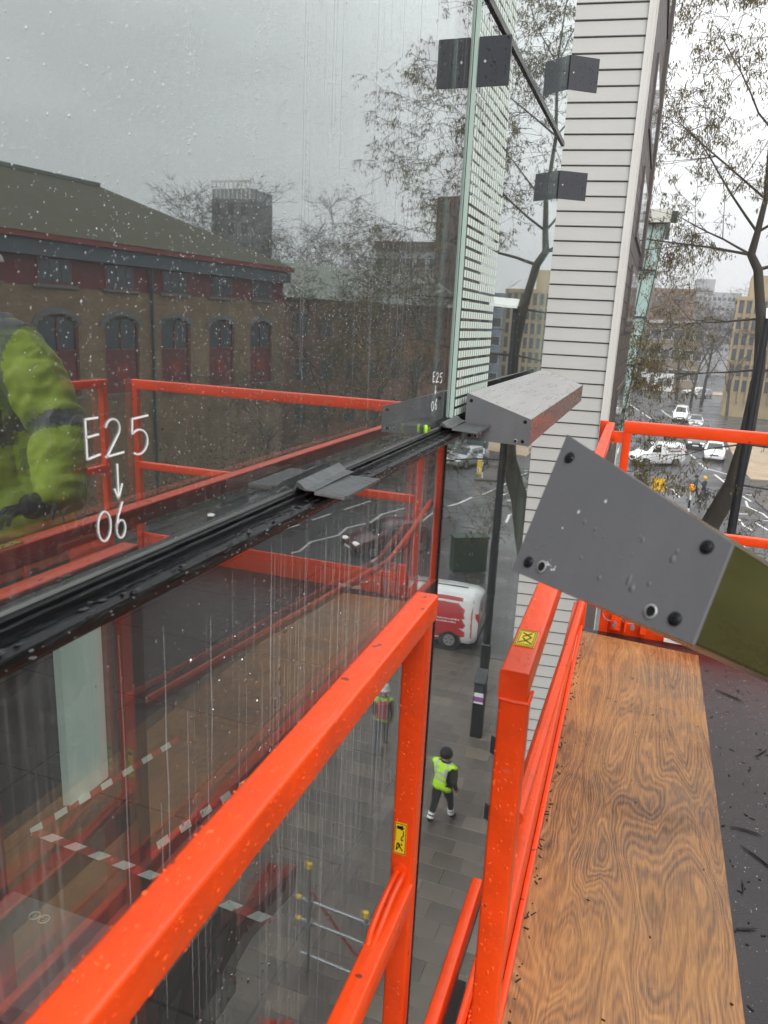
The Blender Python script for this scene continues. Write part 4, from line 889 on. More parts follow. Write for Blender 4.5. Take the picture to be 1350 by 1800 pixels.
def bare_tree(k, loc, s, rz, label, group=None, name='bare_tree'):
    t = thing(name, label, 'tree', loc, rz, group); a, b = PT[k]
    for nm, me in (('trunk', a), ('crown', b)):
        o = link(nm, me, t); o.scale = (s, s, s)
        if nm == 'crown': stuff(o)
for i, (x, y, k, s) in enumerate(((60, 88, 0, .95), (51.5, 88, 1, 1.12), (46.5, 90, 0, 1.0), (42, 92, 1, 1.05), (38.5, 86, 0, .92), (35.5, 90, 1, .98), (66, 84, 1, 1.0), (57, 70, 0, .72))):
    bare_tree(k, (x, y, 0), s, i*1.3, 'tall bare tree in the mirrored row, '+('leftmost', 'right of the lattice tower', 'third right of the lattice tower', 'fourth right of the lattice tower', 'fifth right of the lattice tower', 'sixth, next to the grey flats', 'behind the warehouse roof at left', 'low behind the warehouse roof')[i], 'bare trees beyond the warehouse')
for i, (x, y, k, s) in enumerate(((20.5, 49, 2, 1.15), (18.0, 52.5, 2, 1.3), (16.0, 57, 2, 1.1))):
    bare_tree(k, (x, y, 0), s, i*2.1, ('bare street tree at the warehouse corner in the mirror', 'bare street tree before the brick terrace in the mirror', 'bare street tree right of the terrace middle in the mirror')[i], 'street trees across the road')
bare_tree(2, (19.6, 38.5, 0), .62, .5, 'small bare tree in front of the arched windows in the mirror', 'street trees across the road')
for i, (x, y, k, s) in enumerate(((-2.2, 138, 2, 1.3), (3.9, 132, 2, 1.6), (7.4, 126, 2, 1.45), (5.6, 120, 2, 1.2), (9.8, 110, 2, 1.1))):
    bare_tree(k, (x, y, 0), s, i*1.7+.4, ('bare tree at the left end of the brown office', 'widest bare tree before the brown office', 'bare tree before the tan stone building', 'low bare tree in front of the widest one', 'small bare tree by the white shop')[i], 'bare trees at the road end')

# ------------------------------------------------------------------ street furniture
pmat('post_black', (.016, .017, .02), .35); pmat('lamp_head', (.75, .76, .74), .35); pmat('globe_orange', (.9, .34, .02), .35); pmat('cab_green', (.035, .055, .042), .5, noise=(2, .2, 4, I3)); pmat('sign_yellow', (.85, .50, .02), .5); pmat('sign_blue', (.03, .13, .5), .4); pmat('bollard_yellow', (.8, .55, .03), .45)
pmat('purple', (.30, .10, .32), .5)
def lamp_post():
    t = thing('lamp_post', 'tall black lamp post crossing the tree trunk on the right', 'lamp post', (2.28, 19.7, .1))
    m = MB(); m.tube([(0, 0, 0), (0, 0, 1.6)], .14, 14); m.build('base_sleeve', 'post_black', t)
    m = MB(); m.tube([(0, 0, 1.58), (0, 0, 6), (0, 0, 10.9)], [.115, .105, .085], 14); m.build('column', 'post_black', t)
    m = MB(); m.box((-.12, -.12, 1.595), (.12, .12, 1.62)); m.build('collar', 'galv', t)
    m = MB(); m.tube([(0, 0, 10.85), (.15, 0, 10.95)], .04, 8); m.build('arm', 'post_black', t)
    m = MB(); m.prism([(-.05, -.18, 10.84), (.68, -.18, 10.88), (.70, .16, 11.06), (-.03, .16, 11.02)], (0, .02, .06)); m.build('luminaire', 'lamp_head', t)
lamp_post()
def ticket_machine():
    t = thing('ticket_machine', 'slim black parking ticket machine with purple notice and solar top', 'ticket machine', (1.93, 17.42, .115))
    m = MB(); m.beam((0, 0, 0), (0, 0, 1.55), .30, .24, r=.03, up=(0, 1, 0)); m.build('body', 'post_black', t)
    m = MB(); m.prism([(-.16, -.2, 1.56), (.16, -.2, 1.56), (.16, .18, 1.80), (-.16, .18, 1.80)], (0, 0, .03)); m.build('solar_panel', 'window_dark', t, 0)
    m = MB(); m.box((-.11, -.126, 1.32), (.11, -.121, 1.5)); m.build('screen', 'pane_far', t, 0)
    m = MB(); m.box((-.12, -.127, .98), (.12, -.121, 1.28)); n = m.build('notice', 'purple', t, 0)
    m = MB(); m.box((-.12, -.131, 1.17), (.12, -.1275, 1.28)); m.box((-.12, -.131, .98), (.12, -.1275, 1.03)); m.build('notice_print', 'white_ink', n, 0)
ticket_machine()
t = thing('utility_cabinet', 'dark green utility cabinet standing on the block paving', 'cabinet', (5.3, 30.4, .117), R(-30))
m = MB(); m.box((-.75, -.3, .06), (.75, .3, 1.55)); m.build('body', 'cab_green', t); m = MB(); m.box((-.8, -.35, 1.551), (.8, .35, 1.62)); m.build('lid', 'cab_green', t); m = MB(); m.box((-.7, -.25, -.112), (.7, .25, .059)); m.build('plinth', 'kerb', t)
for s_ in (-1, 1):
    m = MB(); m.box((-.36+s_*.37, -.315, .12), (.36+s_*.37, -.3005, 1.5)); d = m.build('door', 'cab_green', t); m = MB(); m.box((s_*.06-.02, -.335, .8), (s_*.06+.02, -.3155, .95)); m.build('handle', 'galv', d)
def keep_left(loc):
    t = thing('keep_left_bollard', 'yellow traffic bollard with blue disc seen in the glass', 'bollard', loc)
    m = MB(); m.beam((0, 0, 0), (0, 0, .95), .36, .22, r=.06, up=(0, 1, 0)); m.build('body', 'bollard_yellow', t)
    m = MB(); m.box((-.14, -.135, .2), (.14, -.112, .45)); m.build('panel', 'white_ink', t, 0)
    m = MB(); m.lathe([(0, -.06), (.25, -.06), (.25, .06), (0, .06)], (0, 0, 1.2), 20, 'y'); d = m.build('disc', 'sign_blue', t)
    m = MB(); m.lathe([(.21, -.075), (.25, -.075), (.25, -.061), (.21, -.061)], (0, 0, 1.2), 20, 'y'); m.build('ring', 'white_ink', d)
    m = MB(); m.beam((.08, -.07, 1.29), (-.08, -.07, 1.11), .04, .02); m.build('arrow', 'white_ink', d)
keep_left((9.7, 52.2, .1))
def beacon(loc, label):
    t = thing('crossing_beacon', label, 'beacon', loc, group='orange crossing beacons')
    for k in range(7):
        m = MB(); m.tube([(0, 0, .42*k), (0, 0, .42*(k+1)-.002)], .05, 10); m.build('pole_band', 'post_black' if k % 2 else 'white_ink', t)
    m = MB(); m.lathe([(.03, 2.94), (.12, 2.99), (.17, 3.1), (.17, 3.2), (.11, 3.3), (.02, 3.33)], (0, 0, 0), 16); m.build('globe', 'globe_orange', t)
beacon((2.47, 39.5, .0), 'orange globe crossing beacon below the white van'); beacon((9.2, 50.9, .1), 'orange globe crossing beacon seen under the sunshade box')
def yellow_sign():
    t = thing('roadworks_sign', 'yellow temporary road sign with black writing on a frame', 'sign', (1.1, 48, .0))
    m = MB(); m.box((-.42, 0, 1.15), (.42, .03, 1.92)); p = m.build('board', 'sign_yellow', t)
    k = MB()
    def ln(pts, w=.05):
        for i in range(len(pts)-1):
            a, b = Vector((pts[i][0], -.003, pts[i][1])), Vector((pts[i+1][0], -.003, pts[i+1][1])); d = (b-a).normalized(); s = Vector((d.z, 0, -d.x))*w/2; k.prism([a-s, b-s, b+s, a+s], (0, .002, 0))
    ln([(-.3, 1.35), (-.3, 1.72)]); ln([(-.38, 1.62), (-.3, 1.72), (-.22, 1.62)])
    ln([(-.1, 1.4), (-.04, 1.68), (.03, 1.4)]); ln([(.10, 1.40), (.13, 1.42)]); ln([(.27, 1.65), (.25, 1.42), (.17, 1.45), (.2, 1.55), (.26, 1.55)], .04); ln([(.38, 1.55), (.31, 1.52), (.32, 1.42), (.39, 1.42)], .04)
    k.build('lettering', 'ink', p, 0)
    for x in (-.3, .3):
        m = MB(); m.tube([(x, .04, 0), (x, .04, 1.3)], .02, 8); m.build('leg', 'galv', t); m = MB(); m.tube([(x, .6, 0), (x, .06, 1.3)], .02, 8); m.build('leg', 'galv', t)
    m = MB(); m.box((-.2, -.1, .02), (.2, .3, .25)); m.build('sandbag', 'rubber', t)
yellow_sign()
def scaffold(x, y, rz, label):
    t = thing('scaffold_frame', label, 'scaffold', (x, y, .115), rz)
    for p, q in (((.5, 0, 0), (.5, 0, 2.0)), ((-.5, 0, 0), (-.5, 0, 1.5)), ((-.65, .05, 1.35), (.65, .05, 1.35)), ((-.65, .05, .95), (.65, .05, .95)), ((-.65, .05, .3), (.65, .05, .3))):
        m = MB(); m.tube([p, q], .028, 10); m.build('tube', 'galv', t)
    for s_ in (-.5, .5):
        m = MB(); m.lathe([(.0, 2.0 if s_ > 0 else 1.5), (.045, 2.0 if s_ > 0 else 1.5), (.04, 2.09 if s_ > 0 else 1.59), (0, 2.1 if s_ > 0 else 1.6)], (s_, 0, 0), 10); m.build('cap', 'bollard_yellow', t)
    for s_ in (-.5, .5):
        for z in (1.35, .95):
            m = MB(); m.lathe([(0, 0), (.04, 0), (.04, .06), (0, .06)], (.66 if s_ > 0 else -.72, .05, z), 10, 'x'); m.build('end_cap', 'bollard_yellow', t)
            m = MB(); m.box((s_-.05, -.04, z-.05), (s_+.05, .09, z+.05)); m.build('coupler', 'galv', t)
    m = MB(); m.tube([(.5, .09, 1.5), (-.3, .5, .0)], .022, 8); m.build('brace', 'tape_red', t)
scaffold(2.35, 9.1, R(4), 'galvanised scaffold frame with yellow caps on the paving below')
def hedge(loc, L_, rz, h, label):
    t = thing('hedge', label, 'hedge', loc, rz); m = MB(); r = random.Random(5)
    for _ in range(5200):
        c = Vector((r.uniform(0, L_), r.gauss(0, .35), abs(r.gauss(0, .45))*h+.1*r.random())); a = Vector((r.gauss(0, 1), r.gauss(0, 1), r.gauss(0, 1))).normalized()*r.uniform(.05, .12); b = a.cross(Vector((r.gauss(0, 1), r.gauss(0, 1), r.gauss(0, 1)))).normalized()*r.uniform(.03, .06)
        m.add([c-a, c+b, c+a, c-b], [(0, 1, 2, 3)])
    m.build('foliage', 'bush_leaf', t, 0)
    s = MB(); s.box((0, -.3, 0), (L_, .3, h*.35)); s.build('stems', 'twig', t, 0)
hedge((19.5, 45.0, .11), 24, R(-81.5), 3.0, 'dark hedge along the foot of the warehouse in the mirror')

# ------------------------------------------------------------------ vehicles
pmat('car_white', (.72, .73, .73), .18, coat=.6); pmat('car_silver', (.42, .43, .45), .2, metal=.5, coat=.5); pmat('car_black', (.012, .012, .014), .15, coat=.8); pmat('car_red', (.48, .022, .03), .2, coat=.6); pmat('car_maroon', (.07, .010, .016), .2, coat=.7); pmat('car_glass', (.012, .014, .016), .04, spec=.9); pmat('tyre', (.014, .014, .015), .8); pmat('alloy', (.5, .5, .52), .3, metal=.8); pmat('tail_lamp', (.5, .02, .02), .2); pmat('bumper', (.03, .03, .032), .5); pmat('plate_yellow', (.75, .6, .05), .5); pmat('car_green', (.05, .10, .08), .25, coat=.5); pmat('car_grey', (.12, .12, .125), .25, coat=.6)
def lit(name, c, s):
    m = pmat(name, c, .2); b = m.node_tree.nodes['Principled BSDF']; b.inputs['Emission Color'].default_value = c+(1,); b.inputs['Emission Strength'].default_value = s
lit('head_lamp', (.9, .9, .85), 1.0)
SHAPES = {'car': dict(L=4.3, W=.87, st=[(0, .42, .60, .62, .80), (.25, .26, .72, .74, .95), (1.05, .22, .92, .95, 1), (1.75, .22, .95, 1.38, 1), (2.4, .22, .96, 1.48, 1), (3.4, .22, .98, 1.42, 1), (3.95, .25, .98, 1.12, .97), (4.2, .34, .92, .95, .92), (4.3, .45, .80, .82, .84)], ax=(.82, 3.45), wr=.31, ws=(1.1, 1.78), rs=(3.45, 3.93), sw=[(1.75, 2.42), (2.5, 3.2), (3.27, 3.6)]),
          'van': dict(L=4.4, W=.86, st=[(0, .42, .62, .64, .82), (.2, .25, .86, .88, .95), (.85, .22, 1.05, 1.10, 1), (1.55, .22, 1.08, 1.74, 1), (2.1, .22, 1.08, 1.85, 1), (3.2, .22, 1.08, 1.86, 1), (4.15, .24, 1.08, 1.82, 1), (4.33, .30, 1.06, 1.74, .97), (4.4, .42, 1.0, 1.66, .95)], ax=(.80, 3.52), wr=.31, ws=(.9, 1.58), rs=None, sw=[(1.30, 2.1)])}
def vehicle(name, label, kind, loc, rz, paint, side=None, group=None, cat=None, glow=False):
    """nose towards -x at x=0, wheels on z=0"""
    S = SHAPES[kind]; t = thing(name, label, cat or kind, loc, rz, group); st = S['st']; W = S['W']
    def sec(x):
        for i in range(len(st)-1):
            if st[i][0] <= x <= st[i+1][0]:
                f = (x-st[i][0])/(st[i+1][0]-st[i][0]); f_ = f; return [a+(b-a)*f_ for a, b in zip(st[i][1:], st[i+1][1:])]
        return list(st[-1][1:])
    def ring(x):
        zb, zm, zr, k = sec(x); w = W*k; up = max(0, zr-zm); ins = .16*min(1, up/.4)
        return [(w*.90, zb), (w*.985, zb+.12), (w, (zb+zm)*.52), (w*.975, zm), (w*.975-ins*.75, zm+up*.72), (w*.95-ins*1.25, zr-.035), (w*.72-ins*.6, zr+.012), (0, zr+.03)]
    def P(x, u, s):
        R_ = ring(x); i = min(int(u), 6); f = u-i; return Vector((x, s*(R_[i][0]*(1-f)+R_[i+1][0]*f), R_[i][1]*(1-f)+R_[i+1][1]*f))
    xs = sorted(set([q[0] for q in st]+list(np.linspace(0, S['L'], 23)))); b = MB(); n = 8
    for s in (1, -1):
        vs = [P(x, u, s) for x in xs for u in range(n)]
        b.add(vs, [(i*n+j, i*n+j+1, (i+1)*n+j+1, (i+1)*n+j) for i in range(len(xs)-1) for j in range(n-1)])
        for e in (0, len(xs)-1): b.add([P(xs[e], u, s) for u in range(n)]+[(xs[e], 0, ring(xs[e])[0][1])], [tuple(range(n+1))])
    body = b.build('body', paint, t, 50)
    def patch(nm, x0, x1, u0, u1, s, mat, off=.008, parent=t, nx=4, nu=3):
        m = MB(); vs = []
        for i in range(nx+1):
            for j in range(nu+1):
                x = x0+(x1-x0)*i/nx; u = u0+(u1-u0)*j/nu; p = P(x, u, s); q = P(x+.01, u, s)-p; w = P(x, u+.01, s)-p; nn = q.cross(w)*s*-1
                if nn.length < 1e-9: nn = Vector((0, 0, 1))
                nn.normalize(); nn = nn if nn.dot(Vector((0, s, .6))) > 0 else -nn; vs.append(p+nn*off)
        m.add(vs, [(i*(nu+1)+j, (i+1)*(nu+1)+j, (i+1)*(nu+1)+j+1, i*(nu+1)+j+1) for i in range(nx) for j in range(nu)]); return m.build(nm, mat, parent, 60)
    for s in (1, -1):
        for x0, x1 in S['sw']: patch('side_window', x0, x1, 3.12, 4.75, s, 'car_glass')
    def top(nm, x0, x1, mat):
        m = MB(); vs = []; 
        for i in range(5):
            x = x0+(x1-x0)*i/4; R_ = ring(x)
            for j in range(-4, 5): y = R_[6][0]*1.04*j/4; z = R_[7][1]+(R_[6][1]-R_[7][1])*abs(j/4); vs.append((x, y, z+.012))
        m.add(vs, [(i*9+j, (i+1)*9+j, (i+1)*9+j+1, i*9+j+1) for i in range(4) for j in range(8)]); m.build(nm, mat, t, 60)
    top('windscreen', S['ws'][0], S['ws'][1], 'car_glass')
    if S['rs']: top('rear_window', S['rs'][0], S['rs'][1], 'car_glass')
    else:
        xe = S['L']
        for s in (-1, 1):
            m = MB(); m.box((xe+.001, s*.40-.30, 1.12), (xe+.02, s*.40+.30, 1.55)); 
            if kind == 'van' and side is None: m.build('rear_window', 'car_glass', t, 0)
    for s in (1, -1):
        for a in S['ax']:
            w = MB(); w.lathe([(.19, -.09), (S['wr']-.02, -.10), (S['wr'], -.06), (S['wr'], .06), (S['wr']-.02, .10), (.19, .09)], (a, s*(W-.085), S['wr']), 20, 'y'); wh = w.build('wheel', 'tyre', t)
            rm = MB(); rm.lathe([(.0, -.02), (.19, -.03), (.195, .03), (0, .03)], (a, s*(W+.005), S['wr']), 18, 'y'); rm.build('rim', 'alloy', wh)
            sp = MB()
            for k in range(5): q = 2*pi*k/5; sp.beam((a+.06*cos(q+.3), s*(W+.034), S['wr']+.06*sin(q+.3)), (a+.15*cos(q+.3), s*(W+.034), S['wr']+.15*sin(q+.3)), .03, .008, up=(0, 1, 0))
            sp.build('rim_slots', 'bumper', wh)
            ar = MB(); ar.lathe([(S['wr']+.01, -.01), (S['wr']+.07, -.012), (S['wr']+.06, .012), (S['wr']+.01, .012)], (a, s*(W*.985), S['wr']+.01), 20, 'y'); ar.build('wheel_arch', 'bumper', t)
        h = MB(); h.box((.05, s*(W*.62)-.17, .60), (.23, s*(W*.62)+.17, .74)); h.build('headlight', 'head_lamp', t)
        tl = MB(); z = .85 if kind == 'car' else .95; tl.box((S['L']-.09, s*(W*.84)-.09, z-.14), (S['L']+.012, s*(W*.84)+.07, z+.12 if kind == 'car' else z+.35)); tl.build('tail_light', 'tail_lamp', t)
        mi = MB(); mi.box((S['ws'][1]-.35, s*(W+.10)-.08, 1.02), (S['ws'][1]-.22, s*(W+.10)+.08, 1.17)); mi.build('mirror', paint, t)
    for x0, x1, nm in ((-.03, .16, 'front_bumper'), (S['L']-.12, S['L']+.04, 'rear_bumper')):
        m = MB(); m.beam(((x0+x1)/2, -W*.80, .40), ((x0+x1)/2, W*.80, .40), x1-x0, .20, r=.04); m.build(nm, 'bumper' if kind == 'van' else paint, t)
    m = MB(); m.box((-.045, -.26, .40), (-.033, .26, .51)); m.build('number_plate', 'white_ink', t, 0)
    m = MB(); m.box((S['L']+.042, -.26, .62), (S['L']+.05, .26, .73)); m.build('number_plate', 'plate_yellow', t, 0)
    m = MB(); m.box((-.02, -.34, .56), (.05, .34, .66)); m.build('grille', 'bumper', t, 0)
    return t, P, patch
def scribble(t, P, spots, s, mat, name='lettering'):
    """rows of short printed strokes on a van side"""
    m = MB(); r = random.Random(3)
    for x0, x1, z, hh in spots:
        x = x0
        while x < x1:
            w = r.uniform(.03, .09); q = P(x, 2.4, s); m.box((x, q.y-.004, z), (min(x+w, x1), q.y+.008, z+hh*r.uniform(.6, 1))) if s > 0 else m.box((x, q.y-.008, z), (min(x+w, x1), q.y+.004, z+hh*r.uniform(.6, 1))); x += w+r.uniform(.015, .04)
    m.build(name, mat, t, 0)
pmat('print_dark', (.12, .05, .05), .5); pmat('print_white', (.75, .75, .75), .5)
a = math.atan2(1.45, 2.19)   # white van turning at the junction, nose to the left
v, P, _ = vehicle('white_van', 'small white van with printed side turning at the junction', 'van', (-.85, 63.85, 0), a, 'car_white', cat='van')
scribble(v, P, [(2.6, 3.7, 1.42, .16), (2.9, 3.9, 1.20, .12), (2.5, 3.3, .92, .08), (2.3, 2.6, .8, .1)], -1, 'print_dark')
vehicle('white_car', 'white saloon facing the camera behind the orange end rail', 'car', (5.7, 69.2, 0), R(86), 'car_white', cat='car', group='cars on the road')
vehicle('dark_car', 'black car half hidden behind the orange end rail', 'car', (4.5, 75.5, 0), R(84), 'car_black', cat='car', group='cars on the road')
vehicle('silver_car', 'pale car just above the orange end rail', 'car', (5.2, 93, 0), R(88), 'car_silver', cat='car', group='cars on the road')
vehicle('pale_van', 'pale van beside the silver car under the branches', 'van', (3.6, 99, 0), R(85), 'car_white', cat='van')
vehicle('far_car', 'white car far off under the bare branches', 'car', (5.4, 146, 0), R(20), 'car_white', cat='car', group='cars on the road')
vehicle('far_dark_car', 'dark car far off beside the white one', 'car', (7.8, 140, 0), R(70), 'car_grey', cat='car', group='cars on the road')
rv, P, patch = vehicle('red_van', 'white and red works van parked on the apron, mirrored in the glass', 'van', (7.55, 23.0, .117), R(177), 'car_white', side='red', cat='van')
for s in (1, -1):
    patch('red_side_panel', 2.25, 4.22, .25, 4.7, s, 'car_red', .006, nu=8); patch('red_side_panel', 1.2, 2.2, .25, 1.6, s, 'car_red', .006); patch('white_flash', 2.3, 2.7, 1.2, 2.6, s, 'car_white', .011)
    scribble(rv, P, [(2.85, 3.8, 1.02, .05), (2.85, 3.7, .92, .05), (3.0, 4.0, .72, .045), (3.0, 3.9, .62, .045), (3.1, 3.8, .54, .04)], s, 'print_white')
m = MB(); m.box((4.401, .08, 1.2), (4.412, .14, 1.5)); m.box((4.401, .16, 1.2), (4.412, .22, 1.5)); m.box((4.401, -.5, .92), (4.412, .4, .96)); m.box((4.401, -.5, .84), (4.412, .3, .88)); m.build('rear_lettering', 'car_red', rv, 0)
m = MB(); m.box((.8, -.03, 1.885), (3.9, .03, 1.90)); m.build('roof_rib', 'bumper', rv, 0)
vehicle('maroon_car', 'dark maroon car driving in the street, mirrored below the ledge', 'car', (10.9, 30.4, 0), math.atan2(1.9, -1.7), 'car_maroon', cat='car', group='cars on the road')
vehicle('mirrored_silver_car', 'silver car seen under the sunshade box', 'car', (12.2, 53.5, 0), R(110), 'car_silver', cat='car', group='cars on the road')
vehicle('parked_dark_car', 'dark parked car before the hedge in the mirror', 'car', (17.4, 37, .0), R(100), 'car_grey', cat='car', group='cars parked across the street')
vehicle('parked_black_car', 'black parked car left of the grey one in the mirror', 'car', (18.1, 31, .0), R(100), 'car_black', cat='car', group='cars parked across the street')
vehicle('teal_van', 'dark green van across the road, seen under the sunshade box', 'van', (13.6, 58.5, 0), R(112), 'car_green', cat='van')

# ------------------------------------------------------------------ people
pmat('skin', (.45, .26, .18), .5); pmat('hair_dark', (.03, .02, .015), .7); pmat('cloth_black', (.018, .018, .02), .85); pmat('cloth_navy', (.02, .028, .05), .85); pmat('cloth_teal', (.03, .075, .08), .85); pmat('cloth_blue', (.03, .09, .22), .8); pmat('denim', (.06, .08, .12), .85); pmat('hivis', (.46, .80, .03), .65, noise=(9, .12, 4, I3), bump=(14, .9, (1, 1, .5))); pmat('hivis_mirror_dim', (.30, .41, .030), .6, noise=(7, .18, 5, I3), bump=(11, 1.0, (1.2, 1.2, .5))); pmat('reflect_band', (.42, .43, .44), .4); pmat('band_dark', (.10, .11, .11), .5, noise=(6, .2, 3, I3)); pmat('boot', (.03, .025, .02), .7); pmat('helmet_white', (.78, .78, .77), .35); pmat('pack_red', (.35, .03, .04), .7); pmat('scarf', (.45, .38, .34), .8); pmat('yellow_cloth', (.8, .42, .02), .8); pmat('maroon_cloth', (.12, .02, .04), .8); pmat('glove', (.02, .02, .02), .7)  # jacket hi-vis colour is darkened to paint in the dim glass reflection
def person(label, loc, rz, J, mats, vest=None, hat=None, hair='hair_dark', pack=None, group=None, hands=False, scale=1.0, subdiv=1):
    """J: joint name -> local position (person faces -y); body grown over the skeleton as one skin"""
    t = thing('person', label, 'person', loc, rz, group); t.scale = (scale,)*3
    E_ = [('pelvis', 'waist'), ('waist', 'chest'), ('chest', 'neck'), ('neck', 'head'), ('head', 'crown')]
    for s in 'lr': E_ += [('chest', 'sh'+s), ('sh'+s, 'el'+s), ('el'+s, 'wr'+s), ('wr'+s, 'ha'+s), ('pelvis', 'hip'+s), ('hip'+s, 'kn'+s), ('kn'+s, 'an'+s), ('an'+s, 'toe'+s)]
    rad = dict(pelvis=(.155, .12), waist=(.145, .115), chest=(.165, .125), neck=(.058, .06), head=(.080, .095), crown=(.070, .080), sh=(.075, .075), el=(.058, .058), wr=(.042, .042), ha=(.045, .026), hip=(.10, .105), kn=(.068, .068), an=(.05, .055), toe=(.045, .035))
    if vest == 'jacket': rad.update(chest=(.19, .16), waist=(.18, .15), sh=(.098, .098), el=(.082, .082), wr=(.062, .062), pelvis=(.17, .14))
    names = list(dict.fromkeys([n for e in E_ for n in e])); idx = {n: i for i, n in enumerate(names)}
    me = bpy.data.meshes.new('tmp'); me.from_pydata([J[n] for n in names], [(idx[a], idx[b]) for a, b in E_], [])
    ob = bpy.data.objects.new('tmp', me); col.objects.link(ob); sk = ob.modifiers.new('s', 'SKIN'); sk.use_smooth_shade = True; sk.branch_smoothing = .3
    sv = me.skin_vertices[0].data if me.skin_vertices else None
    if sv is None:
        bm = bmesh.new(); bm.from_mesh(me); bm.verts.layers.skin.verify(); bm.to_mesh(me); bm.free(); sv = me.skin_vertices[0].data
    for n in names: sv[idx[n]].radius = rad[n if n in rad else n[:-1]]; sv[idx[n]].use_root = (n == 'pelvis')
    ss = ob.modifiers.new('ss', 'SUBSURF'); ss.levels = 2; ss.render_levels = 2
    bpy.context.view_layer.update(); dg = bpy.context.evaluated_depsgraph_get(); nm = bpy.data.meshes.new_from_object(ob.evaluated_get(dg)); bpy.data.objects.remove(ob)
    zone = {}
    for a, b in E_:
        k = b.rstrip('lr') if b[:-1] in ('sh', 'el', 'wr', 'ha', 'hip', 'kn', 'an', 'toe') else b
        zone[(a, b)] = {'waist': 0, 'chest': 0, 'neck': 0, 'head': 2, 'crown': 2}.get(b, {'sh': 0, 'el': 0, 'wr': 0, 'ha': 4 if len(mats) > 4 else 2, 'hip': 1, 'kn': 1, 'an': 1, 'toe': 3}.get(b[:-1], 0))
    nm.materials.clear()
    for m_ in mats: nm.materials.append(MAT[m_])
    segs = [(Vector(J[a]), Vector(J[b]), zone[(a, b)], b) for a, b in E_]; near = []
    for p in nm.polygons:
        c = p.center; best = (9, 0, '')
        for A, B, z, b in segs:
            d = B-A; f = max(0, min(1, (c-A).dot(d)/max(1e-9, d.length_squared))); q = (c-A-d*f).length
            if q < best[0]: best = (q, z, b)
        p.material_index = best[1]; near.append(best[2])
    nm.shade_smooth(); body = link('body', nm, t)
    if vest:
        bm = bmesh.new(); bm.from_mesh(nm); bm.faces.ensure_lookup_table(); arms = ('shl', 'shr', 'ell', 'elr', 'wrl', 'wrr') if vest == 'jacket' else ('shl', 'shr')
        zp, zn = Vector(J['pelvis']).z-.10, Vector(J['neck']).z-.0
        kill = [f for f in bm.faces if not ((near[f.index] in ('waist', 'chest', 'hipl', 'hipr') and f.calc_center_median().z > zp) or near[f.index] in arms or (near[f.index] == 'neck' and f.calc_center_median().z < zn-.02))]
        bmesh.ops.delete(bm, geom=kill, context='FACES')
        if vest == 'jacket': bmesh.ops.subdivide_edges(bm, edges=bm.edges[:], cuts=2, use_grid_fill=True, smooth=.6)
        bm.normal_update()
        for v_ in bm.verts:
            k_ = 0
            if vest == 'jacket':
                c = v_.co; k_ = .016*mnoise.noise(Vector((c.x*8, c.y*8, c.z*11)))+.008*mnoise.noise(Vector((c.x*22, c.y*22, c.z*30)))+.0022*sin(c.z*48+c.x*60+7*mnoise.noise(c*7))
            v_.co += v_.normal*(.018+k_+(.006 if k_ else 0))
        ext = bmesh.ops.extrude_face_region(bm, geom=bm.faces[:])
        for v_ in [g for g in ext['geom'] if isinstance(g, bmesh.types.BMVert)]: v_.co += v_.normal*.006
        vm = bpy.data.meshes.new('vest'); bm.to_mesh(vm); bm.free(); vm.materials.append(MAT['hivis_mirror_dim' if vest == 'jacket' else 'hivis']); vm.materials.append(MAT['band_dark' if vest == 'jacket' else 'reflect_band'])
        wz, cz = Vector(J['waist']).z, Vector(J['chest']).z
        for p in vm.polygons:
            c = p.center; band = abs(c.z-(wz+.02)) < .035 or abs(c.z-(wz+.14)) < .03 or (abs(abs(c.x-Vector(J['chest']).x)-.10) < .03 and c.z > cz-.12)
            if vest == 'jacket':
                band = abs(c.z-(wz+.03)) < .04 or (abs(abs(c.x-Vector(J['chest']).x)-.11) < .035 and c.z > wz)
                for s in 'lr':
                    A, B = Vector(J['el'+s]), Vector(J['wr'+s]); d = B-A; f = (c-A).dot(d)/d.length_squared
                    A2 = Vector(J['sh'+s]); d2 = A-A2; f2 = (c-A2).dot(d2)/d2.length_squared
                    if (c-A-d*f).length < .13 and .05 < f < .28: band = True
            p.material_index = int(band)
        vm.shade_smooth(); link('jacket' if vest == 'jacket' else 'hi_vis_vest', vm, t)
    hd = Vector(J['head']); hc = hd+Vector((0, 0, .045))
    f = MB()   # face: nose, eyes, mouth, ears
    fr = Vector(J.get('face', (0, -1, 0))).normalized(); sd = fr.cross(Vector((0, 0, 1))).normalized()
    nb = hc+fr*.098; f.prism([nb+Vector((0, 0, .03)), nb+sd*.016-Vector((0, 0, .015)), nb-sd*.016-Vector((0, 0, .015))], fr*.018); f.build('nose', 'skin', body)
    for s in (-1, 1):
        e = MB(); e.lathe([(0, -.012), (.011, -.008), (.013, 0), (.011, .008), (0, .012)], hc+fr*.088+sd*.034*s+Vector((0, 0, .03)), 8); e.build('eye', 'hair_dark', body)
        e = MB(); e.lathe([(0, -.03), (.014, -.015), (.016, .012), (0, .03)], hc+sd*.096*s+Vector((0, 0, .005)), 8); e.build('ear', 'skin', body)
    e = MB(); e.beam(hc+fr*.09-sd*.025-Vector((0, 0, .045)), hc+fr*.09+sd*.025-Vector((0, 0, .045)), .012, .010); e.build('mouth', 'pack_red', body)
    ha = MB(); top = 9; prof = [(.118*sin(pi*.5*k/6)*1.0, .125*cos(pi*.5*k/6)) for k in range(7)][::-1]
    c0 = hc-fr*.012+Vector((0, 0, .035))
